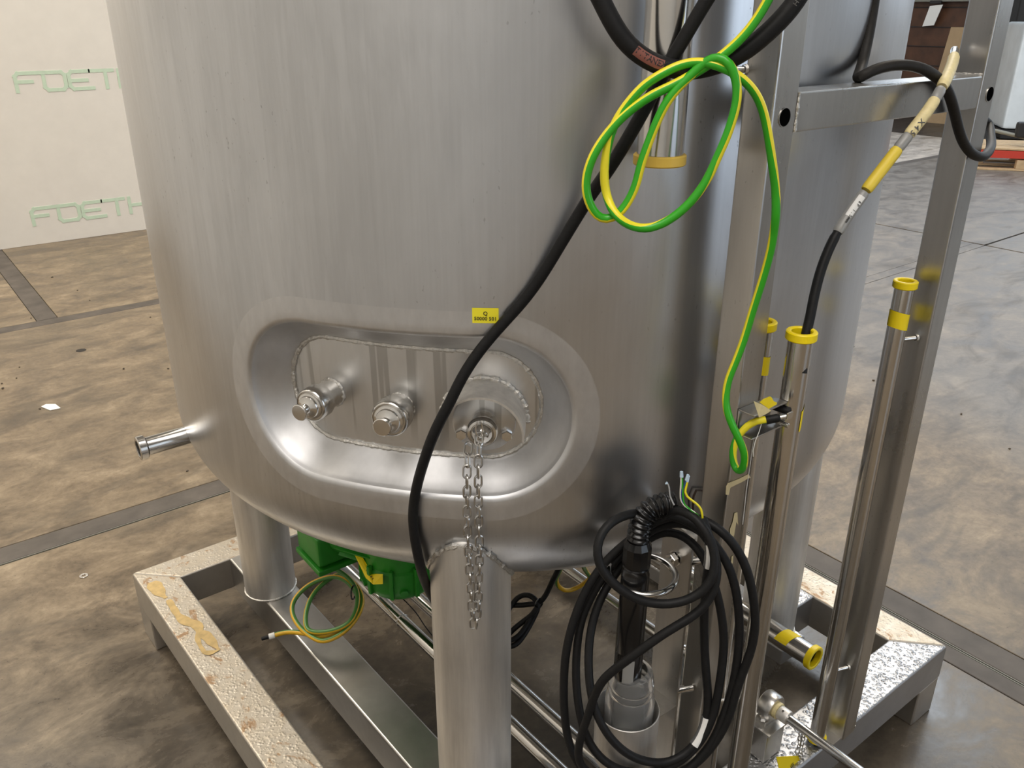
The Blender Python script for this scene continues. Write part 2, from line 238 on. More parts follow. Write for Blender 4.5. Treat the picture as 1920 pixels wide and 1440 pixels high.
D={"main_cable": [[-0.3323, -0.811, 1.7697], [-0.3462, -0.7964, 1.7375], [-0.3591, -0.784, 1.7042], [-0.3726, -0.7711, 1.6709], [-0.3868, -0.76, 1.6344], [-0.3997, -0.7476, 1.5989], [-0.4106, -0.7253, 1.5552], [-0.407, -0.6754, 1.4987], [-0.4272, -0.6477, 1.438], [-0.4427, -0.628, 1.3931], [-0.458, -0.6123, 1.36], [-0.4845, -0.5916, 1.3205], [-0.5101, -0.5747, 1.2833], [-0.535, -0.5622, 1.2416], [-0.5502, -0.5555, 1.2079], [-0.5701, -0.5402, 1.1574], [-0.5822, -0.5258, 1.1058], [-0.5845, -0.5013, 1.0438], [-0.5889, -0.4948, 0.9984], [-0.587, -0.4941, 0.9521], [-0.5771, -0.4893, 0.8933], [-0.5464, -0.4498, 0.8236], [-0.52, -0.4197, 0.7701], [-0.4766, -0.39, 0.6819], [-0.4292, -0.3887, 0.5923], [-0.2644, -0.2044, 0.3]], "hose": [[-0.4469, -0.7099, 1.7621], [-0.4375, -0.7234, 1.7348], [-0.429, -0.7363, 1.7087], [-0.4137, -0.7519, 1.6846], [-0.3945, -0.7693, 1.6698], [-0.3738, -0.7853, 1.6635], [-0.3543, -0.8003, 1.6635], [-0.3307, -0.8186, 1.6721], [-0.3115, -0.8334, 1.6858], [-0.2907, -0.8495, 1.7088], [-0.2712, -0.8619, 1.7347], [-0.2589, -0.8677, 1.7617]], "earth": [[-0.3047, -0.8576, 1.7525], [-0.3112, -0.8526, 1.7355], [-0.3178, -0.8475, 1.7191], [-0.3282, -0.8395, 1.7008], [-0.3433, -0.8278, 1.683], [-0.3547, -0.819, 1.6722], [-0.3692, -0.8078, 1.6613], [-0.3868, -0.7942, 1.649], [-0.4048, -0.7803, 1.6389], [-0.4197, -0.7688, 1.6267], [-0.4331, -0.7584, 1.6129], [-0.445, -0.7492, 1.5957], [-0.4589, -0.7448, 1.577], [-0.4654, -0.7398, 1.5564], [-0.4675, -0.7382, 1.5355], [-0.4643, -0.7407, 1.5172], [-0.4564, -0.7467, 1.4997], [-0.4471, -0.7539, 1.4914], [-0.4391, -0.7601, 1.495], [-0.4292, -0.7652, 1.5066], [-0.4218, -0.771, 1.523], [-0.4176, -0.7742, 1.5371], [-0.4153, -0.7759, 1.5571], [-0.4095, -0.7805, 1.5826], [-0.4023, -0.786, 1.6095], [-0.3942, -0.7923, 1.6321], [-0.3858, -0.7988, 1.646], [-0.3729, -0.8062, 1.6596], [-0.3618, -0.8173, 1.6751], [-0.3562, -0.8266, 1.6806], [-0.3542, -0.8383, 1.6801], [-0.3463, -0.8444, 1.6658], [-0.3411, -0.8484, 1.6496], [-0.3405, -0.8489, 1.6332], [-0.3427, -0.8472, 1.6146], [-0.3464, -0.8443, 1.5939], [-0.3526, -0.8396, 1.5728], [-0.362, -0.8323, 1.5414], [-0.3784, -0.8196, 1.5122], [-0.3966, -0.8056, 1.4938], [-0.4156, -0.7909, 1.4855], [-0.4321, -0.7782, 1.4902], [-0.4447, -0.7684, 1.5026], [-0.4401, -0.7492, 1.5176], [-0.4446, -0.7458, 1.5421], [-0.4437, -0.7465, 1.5719], [-0.4401, -0.7492, 1.5953], [-0.4334, -0.7544, 1.6145], [-0.4233, -0.7622, 1.6324], [-0.4101, -0.7724, 1.6501], [-0.3961, -0.7832, 1.6608], [-0.3767, -0.7931, 1.6704], [-0.3662, -0.8088, 1.6736], [-0.3601, -0.8236, 1.6722], [-0.3476, -0.8384, 1.6653], [-0.3322, -0.8477, 1.6556], [-0.3162, -0.8525, 1.6423], [-0.3016, -0.8562, 1.6221], [-0.291, -0.8593, 1.5949], [-0.2803, -0.8625, 1.5609], [-0.268, -0.8644, 1.5232], [-0.2633, -0.8656, 1.4893], [-0.257, -0.8609, 1.4726], [-0.2566, -0.8606, 1.4614], [-0.2536, -0.8554, 1.4335], [-0.2541, -0.8499, 1.4015], [-0.2562, -0.8432, 1.3632], [-0.26, -0.8377, 1.3216], [-0.2664, -0.8328, 1.2879], [-0.2722, -0.8284, 1.2621], [-0.2747, -0.829, 1.2397], [-0.2752, -0.8336, 1.2195], [-0.2708, -0.8446, 1.1956], [-0.2634, -0.8528, 1.1755], [-0.2546, -0.8571, 1.1545], [-0.2481, -0.8545, 1.1309], [-0.243, -0.8459, 1.1141], [-0.2387, -0.834, 1.1121], [-0.2406, -0.8274, 1.1308], [-0.2385, -0.8266, 1.1535], [-0.2332, -0.8332, 1.1749], [-0.225, -0.842, 1.1882], [-0.2165, -0.8512, 1.1954], [-0.2086, -0.8572, 1.1929]], "sensor": [[0.2747, -0.7789, 1.6706], [0.2222, -0.8061, 1.6559], [0.1211, -0.8486, 1.6283], [0.0881, -0.8535, 1.6013], [0.0475, -0.8463, 1.558], [0.0171, -0.8403, 1.5244], [-0.0177, -0.8337, 1.4857], [-0.0455, -0.8293, 1.4526], [-0.0678, -0.8276, 1.4223], [-0.0884, -0.8299, 1.387], [-0.1033, -0.8348, 1.3551], [-0.1179, -0.8419, 1.3197], [-0.1269, -0.8454, 1.2983], [-0.1429, -0.8593, 1.2487]], "rear": [[0.0866, -0.74, 1.7692], [0.0878, -0.74, 1.7341], [0.0788, -0.745, 1.691], [0.0579, -0.755, 1.6552], [0.0181, -0.775, 1.6388], [0.0047, -0.785, 1.6388], [0.0209, -0.79, 1.6476], [0.0432, -0.8, 1.6544], [0.0745, -0.812, 1.6562], [0.1018, -0.824, 1.651], [0.1306, -0.831, 1.6393], [0.1696, -0.832, 1.6195], [0.1965, -0.833, 1.5932], [0.2221, -0.834, 1.5621], [0.2462, -0.836, 1.5362], [0.2748, -0.84, 1.5166], [0.3052, -0.842, 1.5087], [0.3526, -0.83, 1.5104], [0.4265, -0.8, 1.5149], [0.4719, -0.775, 1.5245], [0.5124, -0.75, 1.5376]], "coil": [[-0.3237, -0.7797, 1.0392], [-0.3239, -0.8049, 1.0646], [-0.3191, -0.8275, 1.0632], [-0.3168, -0.852, 1.0488], [-0.3139, -0.8694, 1.0241], [-0.3176, -0.8792, 1.0018], [-0.327, -0.8808, 0.9809], [-0.3428, -0.8724, 0.9586], [-0.3679, -0.8556, 0.9445], [-0.3948, -0.8347, 0.9444], [-0.4209, -0.8121, 0.9565], [-0.4388, -0.7894, 0.9768], [-0.4488, -0.7716, 1.0015], [-0.4456, -0.7614, 1.024], [-0.4282, -0.7559, 1.0432], [-0.401, -0.758, 1.0528], [-0.3605, -0.7576, 1.0461], [-0.3224, -0.7618, 1.0311], [-0.299, -0.7798, 1.0266], [-0.2938, -0.8091, 1.0282], [-0.2977, -0.844, 1.022], [-0.3056, -0.8695, 1.0021], [-0.3116, -0.8775, 0.9756], [-0.3178, -0.8791, 0.9566], [-0.3298, -0.8761, 0.9336], [-0.3498, -0.867, 0.9174], [-0.3819, -0.8485, 0.894], [-0.41, -0.8306, 0.8647], [-0.4292, -0.812, 0.8351], [-0.4449, -0.7935, 0.8039], [-0.4512, -0.7824, 0.7681], [-0.4564, -0.7746, 0.7192], [-0.4631, -0.7669, 0.672], [-0.4646, -0.7657, 0.6257], [-0.45, -0.777, 0.5925], [-0.4163, -0.803, 0.5782], [-0.3693, -0.8393, 0.5808], [-0.3171, -0.8733, 0.6018], [-0.2864, -0.8907, 0.6482], [-0.2672, -0.8992, 0.7027], [-0.2584, -0.8996, 0.7512], [-0.2479, -0.9014, 0.7899], [-0.2396, -0.9041, 0.8297], [-0.2379, -0.9028, 0.8776], [-0.2428, -0.8966, 0.9202], [-0.2507, -0.8866, 0.9649], [-0.2626, -0.8712, 1.0033], [-0.2754, -0.8486, 1.0284], [-0.2844, -0.8227, 1.0372], [-0.2915, -0.7857, 1.0297], [-0.3116, -0.7638, 1.0195], [-0.345, -0.738, 0.9844], [-0.3797, -0.7175, 0.9441], [-0.4069, -0.7092, 0.9027], [-0.4283, -0.7053, 0.8523], [-0.4443, -0.7056, 0.7922], [-0.4526, -0.7118, 0.7306], [-0.4567, -0.7213, 0.6766], [-0.4564, -0.7342, 0.6261], [-0.4509, -0.7573, 0.5899], [-0.4206, -0.7934, 0.5627], [-0.3685, -0.8399, 0.5663], [-0.3272, -0.8692, 0.5955], [-0.2915, -0.8867, 0.6436], [-0.2658, -0.8914, 0.7136], [-0.2541, -0.8903, 0.7636], [-0.2492, -0.8878, 0.815], [-0.2503, -0.8832, 0.8709], [-0.2572, -0.8753, 0.9259], [-0.2658, -0.8624, 0.9691], [-0.277, -0.8411, 1.0023], [-0.2868, -0.8083, 1.0181], [-0.2931, -0.7718, 1.0101], [-0.3196, -0.745, 0.9876], [-0.3556, -0.7235, 0.9471], [-0.3937, -0.7068, 0.8826], [-0.4148, -0.7056, 0.8373], [-0.4276, -0.7122, 0.7879], [-0.437, -0.7238, 0.7441], [-0.4424, -0.7387, 0.7], [-0.4424, -0.7575, 0.6556], [-0.4317, -0.7785, 0.6218], [-0.4123, -0.8023, 0.6012], [-0.3811, -0.8302, 0.5952], [-0.3419, -0.8579, 0.6098], [-0.3067, -0.875, 0.6458], [-0.2837, -0.8801, 0.6975], [-0.2695, -0.8759, 0.7747], [-0.2643, -0.8698, 0.8318], [-0.2691, -0.8598, 0.8897], [-0.2788, -0.846, 0.9419], [-0.2827, -0.8241, 0.978], [-0.2839, -0.7915, 0.9919], [-0.2949, -0.7578, 0.9882], [-0.3251, -0.7344, 0.9582], [-0.3633, -0.7176, 0.9041], [-0.3949, -0.7184, 0.8611], [-0.4154, -0.7279, 0.8225], [-0.4295, -0.7423, 0.7885], [-0.4395, -0.7598, 0.7505], [-0.4445, -0.7813, 0.7216], [-0.4355, -0.8008, 0.6873], [-0.4141, -0.8198, 0.653], [-0.3874, -0.8379, 0.6324], [-0.3588, -0.8537, 0.6223], [-0.3322, -0.8654, 0.6296], [-0.3108, -0.8718, 0.6458], [-0.292, -0.8737, 0.6747], [-0.2832, -0.8678, 0.7236], [-0.2831, -0.8578, 0.7691], [-0.2861, -0.8466, 0.8484], [-0.2944, -0.8466, 0.9337], [-0.3058, -0.8567, 0.9912], [-0.3102, -0.8596, 1.0245], [-0.3079, -0.8488, 1.0453], [-0.3068, -0.837, 1.0559]], "wire_yellow": [[-0.3063, -0.8374, 1.0502], [-0.3074, -0.8365, 1.0607], [-0.3099, -0.8346, 1.072], [-0.315, -0.8306, 1.0802], [-0.3215, -0.8256, 1.0868], [-0.327, -0.8214, 1.0934], [-0.3294, -0.8195, 1.1001], [-0.3289, -0.82, 1.1096], [-0.3279, -0.8208, 1.1212]], "wire_white": [[-0.3068, -0.837, 1.0502], [-0.3104, -0.8343, 1.057], [-0.3171, -0.829, 1.0667], [-0.3279, -0.8207, 1.0764], [-0.333, -0.8168, 1.0853], [-0.3347, -0.8155, 1.0964], [-0.3351, -0.8151, 1.1139], [-0.3357, -0.8147, 1.1284]], "wire_green": [[-0.3063, -0.8374, 1.0494], [-0.3122, -0.8329, 1.0607], [-0.3236, -0.824, 1.0727], [-0.3291, -0.8198, 1.0801], [-0.3315, -0.8179, 1.0934], [-0.3332, -0.8167, 1.111], [-0.3351, -0.8152, 1.1284]], "wire_blue": [[-0.308, -0.8361, 1.0517], [-0.316, -0.8299, 1.0652], [-0.3268, -0.8215, 1.0757], [-0.3335, -0.8164, 1.089], [-0.3335, -0.8164, 1.1008], [-0.3304, -0.8188, 1.1139], [-0.329, -0.8199, 1.1233]], "wire_grey": [[-0.3406, -0.8109, 1.0786], [-0.3436, -0.8086, 1.086], [-0.3461, -0.8067, 1.0934], [-0.3479, -0.8053, 1.1066], [-0.3494, -0.8041, 1.1127], [-0.3515, -0.8025, 1.1146]], "wire_brown": [[-0.1931, -0.7301, 0.9619], [-0.1971, -0.7301, 0.9841], [-0.1971, -0.7301, 1.001], [-0.1932, -0.7312, 1.011], [-0.1834, -0.7333, 1.0085], [-0.1745, -0.7355, 1.0057]], "probe_axis": [[-0.3603, -0.765, 1.0044], [-0.3633, -0.765, 0.7405], [-0.3536, -0.765, 0.6142]], "probe_hose": [[-0.3593, -0.765, 0.9925], [-0.3611, -0.766, 1.0147], [-0.3573, -0.768, 1.0376], [-0.3461, -0.772, 1.0538], [-0.3303, -0.778, 1.059], [-0.3126, -0.785, 1.0585]], "ring": [[-0.3324, -0.765, 0.9239]], "cup": [[-0.3567, -0.765, 0.6705]], "cupr": 0.05350419613221565, "boltnut": [[-0.268, -0.7608, 0.9285]], "earth_low": [[-0.4788, 0.2548, 0.52], [-0.4672, 0.2609, 0.48], [-0.4484, 0.2659, 0.44], [-0.4277, 0.2592, 0.41], [-0.4075, 0.2435, 0.385], [-0.3919, 0.2227, 0.37], [-0.3857, 0.2007, 0.36], [-0.387, 0.1737, 0.35], [-0.3998, 0.1454, 0.34], [-0.4186, 0.1228, 0.33], [-0.4403, 0.1086, 0.32], [-0.4634, 0.1113, 0.31], [-0.4912, 0.1276, 0.3], [-0.5202, 0.1523, 0.295], [-0.5315, 0.171, 0.295], [-0.5241, 0.1983, 0.3], [-0.5068, 0.227, 0.31], [-0.4824, 0.2516, 0.32], [-0.4525, 0.268, 0.33], [-0.4193, 0.2714, 0.34], [-0.3914, 0.2706, 0.345], [-0.3844, 0.2536, 0.345], [-0.3773, 0.2251, 0.345], [-0.3767, 0.1851, 0.345], [-0.3833, 0.1514, 0.335], [-0.4044, 0.1249, 0.325], [-0.4348, 0.1095, 0.31], [-0.4732, 0.1063, 0.295], [-0.5136, 0.1202, 0.285], [-0.5328, 0.1644, 0.285], [-0.5399, 0.2103, 0.29], [-0.5369, 0.2499, 0.3], [-0.5224, 0.2765, 0.31], [-0.4995, 0.2842, 0.325], [-0.4652, 0.2837, 0.34], [-0.4337, 0.2714, 0.35], [-0.4082, 0.2537, 0.355], [-0.394, 0.2211, 0.355], [-0.3905, 0.1874, 0.35], [-0.3929, 0.1534, 0.335], [-0.4121, 0.1282, 0.32], [-0.4408, 0.1217, 0.305], [-0.4777, 0.1272, 0.29], [-0.512, 0.1484, 0.28], [-0.531, 0.1829, 0.275], [-0.5477, 0.2107, 0.27], [-0.5693, 0.2347, 0.265], [-0.5957, 0.2442, 0.262]], "earth_back": [[-0.0178, -0.2146, 0.5], [-0.0015, -0.1808, 0.44], [0.0107, -0.157, 0.4], [0.0304, -0.1462, 0.36], [0.0533, -0.1513, 0.34], [0.0818, -0.1585, 0.34], [0.0901, -0.1744, 0.36], [0.1011, -0.1869, 0.38], [0.082, -0.1936, 0.41], [0.0532, -0.2109, 0.45], [0.0198, -0.2434, 0.5]], "black_low": [[-0.0439, -0.2285, 0.5], [-0.0379, -0.1982, 0.44], [-0.042, -0.1745, 0.38], [-0.0534, -0.1668, 0.36], [-0.0588, -0.1468, 0.35], [-0.073, -0.1284, 0.34], [-0.0901, -0.0994, 0.33], [-0.1096, -0.0826, 0.32], [-0.1449, -0.1013, 0.3], [-0.1671, -0.159, 0.28], [-0.1408, -0.1792, 0.28], [-0.1029, -0.1759, 0.3], [-0.0685, -0.1682, 0.33], [-0.0562, -0.1702, 0.36], [-0.0566, -0.1527, 0.37], [-0.0616, -0.1321, 0.37], [-0.0721, -0.1134, 0.36], [-0.0914, -0.1059, 0.34], [-0.1342, -0.1247, 0.31], [-0.1511, -0.1655, 0.29], [-0.1238, -0.1754, 0.3], [-0.0854, -0.1713, 0.33], [-0.0651, -0.1767, 0.365], [-0.0761, -0.1772, 0.35], [-0.0963, -0.1583, 0.32], [-0.1244, -0.1489, 0.3], [-0.1411, -0.143, 0.28], [-0.1647, -0.1464, 0.27]], "chain_a": [[-0.5156, -0.5489, 1.124], [-0.5239, -0.5576, 1.1139], [-0.5295, -0.5633, 1.0907], [-0.5315, -0.5642, 1.0354], [-0.533, -0.5656, 0.9782], [-0.5331, -0.5681, 0.9192], [-0.5326, -0.57, 0.868], [-0.5318, -0.572, 0.8262], [-0.5298, -0.5739, 0.7847]], "chain_b": [[-0.5061, -0.564, 1.1454], [-0.5133, -0.5724, 1.1349], [-0.5171, -0.5757, 1.1103], [-0.5189, -0.5768, 1.0558], [-0.5196, -0.5775, 0.9988], [-0.5208, -0.5791, 0.9405], [-0.5227, -0.5787, 0.8793], [-0.5259, -0.5773, 0.8266], [-0.5291, -0.5745, 0.7848]], "chain_t": [[0.1541, -0.8, 0.3342], [0.152, -0.8, 0.3212], [0.1514, -0.8, 0.3071], [0.1513, -0.8, 0.2906], [0.1543, -0.8, 0.2719], [0.1467, -0.8, 0.26], [0.1434, -0.8, 0.2516]], "chain_t2": [[0.1603, -0.8, 0.3242], [0.1623, -0.8, 0.3043], [0.1654, -0.8, 0.2856], [0.1635, -0.8, 0.2658], [0.1671, -0.8, 0.2443], [0.1801, -0.8, 0.2162], [0.1903, -0.8, 0.1897]], "thin_wire": [[-0.3466, 0.0822, 0.4], [-0.3008, 0.1319, 0.33], [-0.2671, 0.134, 0.28], [-0.2514, 0.1085, 0.25], [-0.2424, 0.0827, 0.22], [-0.235, 0.0591, 0.2], [-0.2275, 0.0358, 0.18]]}
PHI_REF=-2.4858
RESIDUE=[([(-0.7654,0.7262),(-0.7632,0.6831),(-0.7597,0.6451),(-0.7554,0.6269)],0.02),([(-0.7527,0.6150),(-0.7531,0.5668),(-0.7515,0.5232),(-0.7400,0.4849),(-0.7272,0.4660),(-0.7268,0.4361),(-0.7400,0.4110),(-0.7456,0.3766),(-0.7456,0.3431)],0.0125),([(-0.7318,0.4310),(-0.7223,0.4105),(-0.7170,0.3718),(-0.7130,0.3281)],0.014),([(-0.7492,0.3459),(-0.7358,0.3315),(-0.7119,0.3272)],0.007)]
TAPE_A=[(-0.2421,-0.8620,1.2319),(-0.2340,-0.8620,1.2346),(-0.2201,-0.8620,1.2347),(-0.2149,-0.8620,1.2317),(-0.2092,-0.8620,1.2244),(-0.2007,-0.8620,1.2196),(-0.2006,-0.8620,1.2168),(-0.2180,-0.8620,1.2147)]
TAPE_B=[(-0.2616,-0.8660,1.2408),(-0.2430,-0.8660,1.2304),(-0.2178,-0.8660,1.2139),(-0.2279,-0.8660,1.2117),(-0.2443,-0.8660,1.2110)]
TAPE_C=[(-0.2412,-0.8236,1.0658),(-0.2422,-0.8236,1.0792),(-0.2386,-0.8236,1.0838),(-0.2127,-0.8236,1.0824),(-0.1900,-0.8236,1.0827),(-0.1845,-0.8236,1.0746),(-0.1919,-0.8236,1.0756),(-0.2065,-0.8236,1.0744),(-0.2319,-0.8236,1.0746),(-0.2340,-0.8236,1.0624)]
TAPE_D=[[(-0.2138,-0.8238,1.0225),(-0.2067,-0.8238,1.0209),(-0.2001,-0.8238,0.9945),(-0.2058,-0.8238,1.0028),(-0.2072,-0.8238,0.9892),(-0.2074,-0.8238,0.9769),(-0.2174,-0.8238,0.9831),(-0.2203,-0.8238,0.9945),(-0.2150,-0.8238,1.0075)],[(-0.2071,-0.8238,0.9394),(-0.2028,-0.8238,0.9392),(-0.2014,-0.8238,0.9242),(-0.2064,-0.8238,0.9247)]]
THREADS=[[(-0.1912,-0.8246,1.1572),(-0.1900,-0.8246,1.1386),(-0.1904,-0.8246,1.1176),(-0.1904,-0.8246,1.0963),(-0.1910,-0.8246,1.0803),(-0.1914,-0.8246,1.0511),(-0.1902,-0.8246,1.0171),(-0.1899,-0.8246,0.9924)],[(-0.2141,-0.8520,1.1936),(-0.2185,-0.8520,1.1759),(-0.2252,-0.8520,1.1613),(-0.2273,-0.8520,1.1468),(-0.2250,-0.8520,1.1366)]]
SENSOR_FR=[0.0000,0.0555,0.2814,0.3112,0.4176,0.4529,0.5704,0.6744]
TWK=[(0.0000,3.543),(0.1536,3.491),(0.2362,3.491),(0.2880,3.665),(0.3233,4.800),(0.3419,5.760),(0.3839,6.021),(0.4500,3.578),(0.4721,3.142),(0.4987,1.606),(0.5384,-0.175),(0.5741,-0.244),(0.6677,-0.244),(0.7079,-0.873),(0.7261,-2.007),(0.7419,-2.618),(0.8622,-2.793),(0.9251,-0.698),(0.9651,-3.142),(1.0000,-5.760)]
LABEL_S=(0.1259,0.1636)
LABEL_Z=(1.3201,1.3428)
TAGP=[(0.0792,-0.7950,0.2927),(0.1703,-0.7950,0.2351),(0.2200,-0.7950,0.1222),(0.1206,-0.7950,0.1877)]
CHT=[[0.1541, -0.8, 0.3342], [0.152, -0.8, 0.3212], [0.1514, -0.8, 0.3071], [0.1513, -0.8, 0.2906], [0.1543, -0.8, 0.2719], [0.1467, -0.8, 0.26], [0.1434, -0.8, 0.2516]]
# ------------------------------------------------------------------ material set
def floor_mat(name,tint):
    t=NT(name); p=t.pos()
    big=t.noise(p,.55,5,.6,.6); mid=t.noise(t.pos(.8,1.15,1),5.2,8,.74,.45); fine=t.noise(p,38,4,.6); 
    a=t.ramp(mid,[(.30,(.045,.032,.018)),(.44,(.125,.092,.055)),(.55,(.205,.157,.097)),(.70,(.36,.29,.195))])
    a=t.mix(t.ramp(big,[(.35,0),(.65,.45)]),a,(.14,.118,.085))
    a=t.mix(.25,a,t.ramp(fine,[(.3,(.05,.04,.03)),(.7,(.23,.19,.14))]))
    sx=t.n('ShaderNodeSeparateXYZ'); t.l(p,sx.inputs[0])
    gx=t.ramp(t.math('ADD',t.math('MULTIPLY_ADD',sx.outputs[0],.5,-1.15),t.math('MULTIPLY',big,.6)),[(.25,0),(.75,1)])
    a=t.mix(gx,a,t.mix(.6,a,t.ramp(mid,[(.3,(.075,.08,.085)),(.7,(.19,.195,.20))])))
    dk=t.noise(t.pos(1,2.2,1),1.6,5,.6,1.2); a=t.mix(t.ramp(dk,[(.52,0),(.68,.6)]),a,(.052,.044,.034))
    sp=t.noise(p,120,2,.4); a=t.mix(t.ramp(sp,[(.70,0),(.74,.6)]),a,(.03,.024,.018))
    if tint!=1: a=t.mix(1,a,(tint,tint*.99,tint*1.0),'MULTIPLY')
    # shade under and around the vessel painted into the slab: darker, greyer, glossier
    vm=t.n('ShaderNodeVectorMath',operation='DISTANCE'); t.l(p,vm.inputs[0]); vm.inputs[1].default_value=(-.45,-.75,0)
    wet_or_shade=t.ramp(t.math('ADD',t.math('MULTIPLY',vm.outputs['Value'],.31),t.math('MULTIPLY_ADD',mid,.5,t.math('MULTIPLY',dk,.35))),[(.74,1),(1.12,0)])
    a=t.mix(t.math('MULTIPLY',wet_or_shade,.72),a,t.mix(.5,a,(.10,.10,.10),'MULTIPLY'))
    a=t.mix(t.math('MULTIPLY',wet_or_shade,.45),a,(.045,.043,.041))
    t.l(a,t.b.inputs['Base Color'])
    t.l(t.math('MULTIPLY',t.ramp(mid,[(.3,.30),(.7,.52)]),t.math('MULTIPLY_ADD',wet_or_shade,-.42,1.0)),t.b.inputs['Roughness']); t.b.inputs['Specular IOR Level'].default_value=.5
    t.bump(t.mix(.4,mid,fine),.18,.004); M[name]=t.m
floor_mat('concrete',1.2); floor_mat('concrete_pale',3.6); floor_mat('concrete_shaded',.45); plain('sealed_joint',(.092,.079,.068),.6,noise=.35,nscale=9,bump=.25)
plain('void',(.003,.003,.003),1.0,spec=0)
plain('joint_dark',(.03,.026,.022),.8)
plain('wall_white',(.75,.725,.68),.6,noise=.03,nscale=9)
plain('wall_print',(.56,.70,.56),.6,noise=.05,nscale=30)
steel('tank_steel',(.635,.645,.665),.27,.36,(150,150,5),.045,.13,.06,specks=.55,drips=.16)
steel('band_steel',(.69,.695,.71),.38,.46,(70,70,30),.08,.10,.06)
steel('recess_steel',(.63,.63,.635),.45,.52,(60,60,30),.06,.14,.03)
def plate_mat():
    t=steel('plate_steel',(.68,.68,.68),.30,.36,(60,60,14),.05,.08,.03)
    # dried run marks below the upper rim
    base=t.b.inputs['Base Color'].links[0].from_socket
    v=t.noise(t.pos(62,62,1.2),1.0,1,.3); w=t.noise(t.pos(30,30,30),1,2)
    z=t.n('ShaderNodeSeparateXYZ'); t.l(t.pos(),z.inputs[0])
    up=t.ramp(t.math('MULTIPLY_ADD',z.outputs[2],9,-9.75),[(.0,0),(.45,1)])
    k=t.math('MULTIPLY',t.ramp(v,[(.60,0),(.63,.5)]),up)
    t.l(t.mix(k,base,(.30,.295,.28)),t.b.inputs['Base Color'])
plate_mat()
steel('weld_steel',(.70,.68,.64),.35,.5,(220,220,220),.3,.2,.9,.002)
steel('leg_steel',(.74,.72,.69),.46,.58,(70,70,5),.14,.16,.12,drips=.25)
steel('post_steel',(.55,.535,.51),.24,.33,(90,90,6),.07,.12,.05,specks=.5)
steel('pipe_steel',(.62,.605,.58),.14,.2,(60,60,60),.04,.05,.02)
steel('fitting_steel',(.74,.725,.70),.10,.18,(50,50,50),.04,.05,.02)
steel('frame_steel',(.62,.605,.58),.30,.42,(40,40,40),.06,.15,.05,wet_or_shade=.0)
steel('frame_wet',(.50,.505,.52),.40,.50,(40,40,40),.05,.12,.05,wet_or_shade=.9)
def rust_mat():
    t=steel('frame_rusty',(.56,.53,.48),.44,.56,(40,40,40),.06,.12,.05,wet_or_shade=.28)
    base=t.b.inputs['Base Color'].links[0].from_socket
    n1=t.noise(t.pos(1,.7,1),11,6,.7,1.5); n2=t.noise(t.pos(),30,4,.6,.5)
    sp=t.n('ShaderNodeSeparateXYZ'); t.l(t.n('ShaderNodeNewGeometry').outputs['Normal'],sp.inputs[0]); up=t.math('GREATER_THAN',sp.outputs[2],.8)
    lime=t.math('MULTIPLY',t.ramp(n2,[(.3,.15),(.7,.6)]),up); a=t.mix(lime,base,(.52,.44,.32))
    k=t.math('MULTIPLY',t.ramp(n1,[(.565,0),(.63,.8)]),up)
    t.l(t.mix(k,a,(.33,.18,.07)),t.b.inputs['Base Color'])
    t.l(t.math('SUBTRACT',1.0,t.math('MULTIPLY',t.math('MAXIMUM',k,lime),.8)),t.b.inputs['Metallic'])
rust_mat()
plain('rubber',(.010,.010,.0105),.5,spec=.22,noise=.25,nscale=150)
plain('rubber_grey',(.020,.018,.016),.55,spec=.25,noise=.25,nscale=150)
plain('plastic_black',(.006,.006,.0065),.22,spec=.5)
plain('cap_yellow',(1.0,.77,.005),.42)
plain('cap_amber',(.86,.58,.10),.45)
plain('tape_yellow',(1.0,.77,.01),.55)
plain('wire_yellow',(.92,.80,.03),.38); plain('wire_green',(.035,.40,.015),.32)
plain('wire_ochre',(.72,.42,.02),.38); plain('wire_moss',(.07,.22,.04),.38)
plain('sleeve_cream',(.80,.68,.36),.5,noise=.12,nscale=160)
plain('sleeve_yellow',(.82,.62,.06),.5)
plain('sleeve_grey',(.30,.30,.29),.35); plain('white_print',(.80,.80,.78),.5)
plain('ink',(.012,.011,.01),.6); plain('ink_red',(.22,.075,.055),.7); plain('ink_grey',(.10,.098,.095),.6)
plain('label_yellow',(.90,.80,.03),.45)
plain('motor_green',(.02,.24,.015),.4,noise=.1,nscale=25)
plain('wire_white',(.80,.78,.70),.5); plain('wire_blue',(.03,.09,.28),.4); plain('wire_grey',(.45,.46,.47),.4); plain('wire_brown',(.05,.03,.02),.4)
plain('ferrule',(.55,.70,.85),.5)
plain('residue_tan',(.56,.40,.17),.5,noise=.25,nscale=45)
plain('tape_old',(.62,.52,.30),.6)
plain('glass',(.93,.94,.94),.12,Transmission_Weight=.88,IOR=1.18)
plain('wood',(.55,.40,.24),.7,noise=.15,nscale=14); plain('red_paint',(.55,.05,.03),.5)
plain('wrap_white',(.78,.84,.88),.25,noise=.08,nscale=4,bump=.6)
plain('brown_panel',(.085,.036,.017),.5,noise=.35,nscale=5)
plain('dark_metal',(.018,.017,.017),.45); plain('rail_grey',(.22,.22,.19),.5)
plain('cardboard',(.40,.28,.16),.75,noise=.1,nscale=6)
plain('hall_wall',(.62,.60,.57),.8); plain('hall_dark',(.10,.095,.085),.8); plain('hall_roof',(.45,.43,.39),.8)
plain('asphalt',(.30,.31,.33),.8); plain('paper',(.85,.85,.83),.7); plain('grit',(.10,.08,.06),.9)

